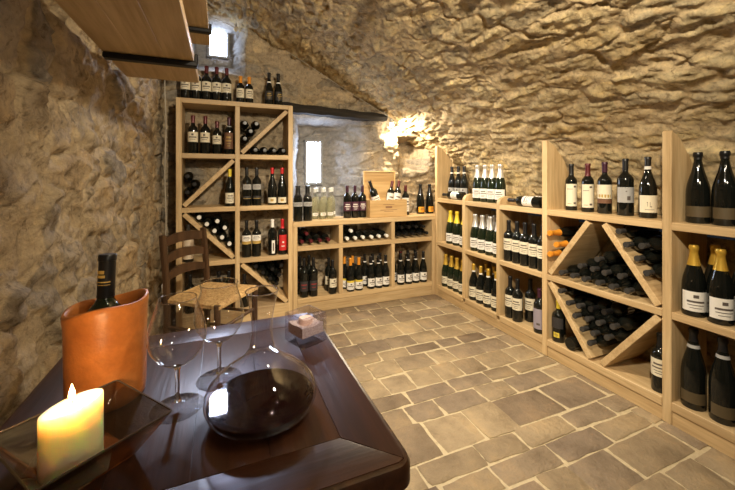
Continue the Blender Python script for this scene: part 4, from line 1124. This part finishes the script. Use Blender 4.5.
def back_rail(name, z, h, arch_):
    bm = bmesh.new(); n = 14; rings = []
    for i in range(n+1):
        y = -0.172 + 0.344*i/n; f = 1 - (2*i/n-1)**2
        xx_ = -0.19 - max(0, (z-0.44))*0.088 - 0.028*f; zt = z + h/2 + arch_*f; zb = z - h/2 + arch_*f*0.55
        rings.append([bm.verts.new(p) for p in ((xx_-0.008, y, zb), (xx_+0.008, y, zb), (xx_+0.008, y, zt), (xx_-0.008, y, zt))])
    for A, B in zip(rings, rings[1:]):
        for i in range(4): bm.faces.new((A[i], A[(i+1) % 4], B[(i+1) % 4], B[i]))
    bm.faces.new(rings[0][::-1]); bm.faces.new(rings[-1])
    return mesh_obj(name, bm, chair_wood, chr_, 40)
back_rail('top_rail', 0.785, 0.055, 0.018)
back_rail('slat', 0.675, 0.045, 0.028); back_rail('slat', 0.570, 0.045, 0.028)
for y in (-0.185, 0.185):
    for z in (0.16, 0.28): tapered('stretcher', [(-0.19, y*0.95, z), (0.18, y, z)], 0.010)
tapered('stretcher', [(0.18, -0.19, 0.30), (0.18, 0.19, 0.30)], 0.011)
rush = NT('rush'); rv = rush.coord((1, 1, 1)); rn = rush.noise(rv, 60, 4, 0.7); rn2 = rush.noise(rv, 12, 3)
rbs = rush.pbsdf(Roughness=0.75)
rush.l(rush.mix(0.6, rush.ramp(rn.outputs[0], [(0.35, (0.30, 0.17, 0.06)), (0.6, (0.62, 0.42, 0.19))]), rush.ramp(rn2.outputs[0], [(0.3, (0.7, 0.65, 0.6)), (0.7, (1.15, 1.1, 1.0))]), 'MULTIPLY'), rbs.inputs['Base Color'])
bm = bmesh.new(); n = 36
xs = np.linspace(-0.195, 0.20, n); 
gridv = []
for i, x in enumerate(xs):
    row = []
    for j in range(n):
        u, v = 2*i/(n-1)-1, 2*j/(n-1)-1
        y = v*(0.185 + 0.015*(u+1)/2)
        c = max(abs(u), abs(v)); w_ = 0.0022*math.sin((u if abs(u) > abs(v) else v)*62)
        row.append(bm.verts.new((x, y, 0.462 - 0.012*(1-c)**0.7 + w_ - (0.016*max(0, c-0.9)/0.1))))
    gridv.append(row)
for i in range(n-1):
    for j in range(n-1): bm.faces.new((gridv[i][j], gridv[i+1][j], gridv[i+1][j+1], gridv[i][j+1]))
ext = bmesh.ops.extrude_face_region(bm, geom=bm.faces[:])
for v in ext['geom']:
    if isinstance(v, bmesh.types.BMVert): v.co.z = 0.428
mesh_obj('seat', bm, rush.m, chr_, 60)

# ------------------------------------------------------------------ wall shelves on the left
def wall_shelf(y0, y1, z, x1, bracket_y, label):
    t = thing('wall_shelf', label, 'shelf', (-0.25, (y0+y1)/2, z))
    bm = bmesh.new(); npl = 3; x0 = -0.405
    for k in range(npl):
        a_ = x0 + (x1-x0)*k/npl; b_ = x0 + (x1-x0)*(k+1)/npl
        add_box(bm, (a_+0.0003, y0, z), (b_-0.0003, y1, z+0.035), 0.001)
    mesh_obj('shelf_board', bm, shelf_wood, t, 30)
    for by in bracket_y:
        bm = bmesh.new(); add_box(bm, (x0, by-0.02, z-0.022), (x1+0.014, by+0.02, z-0.0005), 0.004)
        add_box(bm, (x1+0.002, by-0.02, z-0.012), (x1+0.015, by+0.02, z+0.03), 0.004)
        mesh_obj('bracket', bm, black_iron, t, 30)
    settle(t)
wall_shelf(-0.2, 1.95, 1.660, -0.100, (0.3, 1.60), 'lower wooden wall shelf on black iron bracket, upper left')
wall_shelf(0.2, 2.42, 2.010, -0.062, (0.6, 2.16), 'higher wooden wall shelf partly hidden above the lower one')

# small white wall socket near the chair
box_s = box('wall_socket', (-0.405, 2.995, 0.335), (-0.372, 3.045, 0.395), white_plastic, None, 0.004)
tag(box_s, 'small white wall socket at the foot of the pale cable', 'socket')

# ------------------------------------------------------------------ lights
def aim(o, target):
    d = Vector(target) - o.location
    o.rotation_euler = d.to_track_quat('-Z', 'Y').to_euler()
WARM = (1.0, 0.85, 0.62)
def lamp(name, kind, loc, power, size, col=WARM, target=None, spot=None, blend=0.6, parent=None):
    L = bpy.data.lights.new(name, kind); L.energy = power; L.color = col
    L.shadow_soft_size = size
    if kind == 'SPOT': L.spot_size = math.radians(spot); L.spot_blend = blend
    o = bpy.data.objects.new(name, L); o.location = loc; COL.objects.link(o)
    if target is not None: aim(o, target)
    return o
# the visible little spotlight at the corner of the niche
sp = thing('wall_spotlight', 'small glowing spotlight at the end of the dark beam', 'spotlight', (1.62, 3.27, 1.722))
bm = bmesh.new(); add_lathe(bm, [(0.016, 0.016), (0.020, 0.02), (0.020, 0.055), (0.010, 0.06)], 20); mesh_obj('housing', bm, plain('lamp_housing', (0.5, 0.48, 0.44), 0.4, 0.6), sp, 40)
lathe('bulb', [(0.0, -0.022), (0.011, -0.019), (0.019, -0.008), (0.021, 0.004), (0.013, 0.015), (0.0, 0.016)], emit('bulb_glow', (1.0, 0.88, 0.68), 110), sp, 16, 60, cap0=False, cap1=False)
lamp('wall_spotlight_light', 'SPOT', (1.62, 3.235, 1.720), 58, 0.02, target=(1.93, 3.10, 1.20), spot=172, blend=0.25)
def fixture(label, loc, target, power, spot, size=0.04):  # out-of-view spots with made-up housings; those by the camera are added fill
    f = thing('unseen_spotlight', label, 'spotlight', loc, group='spotlights on the vault')
    d = (Vector(target) - Vector(loc)).normalized()
    f.rotation_euler = d.to_track_quat('-Z', 'Y').to_euler()
    lathe('housing', [(0.0, 0.09), (0.03, 0.085), (0.036, 0.07), (0.036, 0.012), (0.033, 0.012), (0.033, 0.07), (0.0, 0.075)], black_iron, f, 20, 40, cap0=False, cap1=False)
    bm = bmesh.new(); add_tube(bm, [(0, 0, 0.085), (0, 0, 0.16)], 0.006); mesh_obj('arm', bm, black_iron, f)
    o = lamp('unseen_spotlight_light', 'SPOT', loc, power, size, target=target, spot=spot, blend=0.8)
    return f
fixture('unseen fill spotlight added beside the camera facing the back corner', (0.52, 0.22, 2.04), (1.35, 2.7, 1.1), 185, 140)  # added main fill, out of view, to brighten vault and racks
fixture('black spotlight on the vault over the open floor', (0.75, 1.45, 2.10), (1.40, 2.45, 0.2), 185, 112)
fixture('unseen fill spotlight added high behind the camera facing the crossed rack', (0.75, -0.45, 2.0), (2.0, 2.0, 1.0), 25, 140)  # front fill put in for the right-hand racks, no known source
fixture('unseen fill spotlight added low behind the camera facing the left wall', (0.45, -0.95, 1.55), (-0.4, 1.6, 1.4), 13, 110)  # side fill added to brighten the left wall and shelf underside
lamp('candle_light', 'POINT', (-0.205, 0.660, TZ+0.132), 1.1, 0.008, (1.0, 0.66, 0.33))

L = bpy.data.lights.new('window_daylight', 'AREA'); L.shape = 'RECTANGLE'; L.size = 0.15; L.size_y = 0.25; L.energy = 5; L.color = (0.70, 0.78, 1.0); L.spread = math.radians(70)
o = bpy.data.objects.new('window_daylight', L); o.location = (-0.02, 3.59, 2.44); COL.objects.link(o); aim(o, (0.0, 0.75, 0.75))
w_ = bpy.data.worlds.new('cellar_dark'); scene.world = w_; w_.use_nodes = True
w_.node_tree.nodes['Background'].inputs[0].default_value = (0.5, 0.6, 0.8, 1)
w_.node_tree.nodes['Background'].inputs[1].default_value = 0.02

# ------------------------------------------------------------------ camera
cam = bpy.data.cameras.new('camera'); co = bpy.data.objects.new('camera', cam); COL.objects.link(co)
co.location = (0, 0, 1.2); co.rotation_euler = (PI/2, 0, -math.radians(22.452))
cam.sensor_width = 36; cam.lens = 36*355/735; cam.shift_y = -(245-175.7)/735; cam.clip_start = 0.02
scene.camera = co
vs = scene.view_settings
vs.view_transform = 'Standard'; vs.look = 'None'; vs.gamma = 1.0; vs.exposure = 0.0
scene.cycles.max_bounces = 10; scene.cycles.transparent_max_bounces = 24; scene.cycles.diffuse_bounces = 5
scene.cycles.sample_clamp_indirect = 6.0

for k, (r, u) in BOT.items():
    if not u: print('UNUSED BOTTLE', k)

for o in scene.objects:
    if 'label' in o and len(o['label'].split()) > 16: print('LONG', len(o['label'].split()), o['label'])
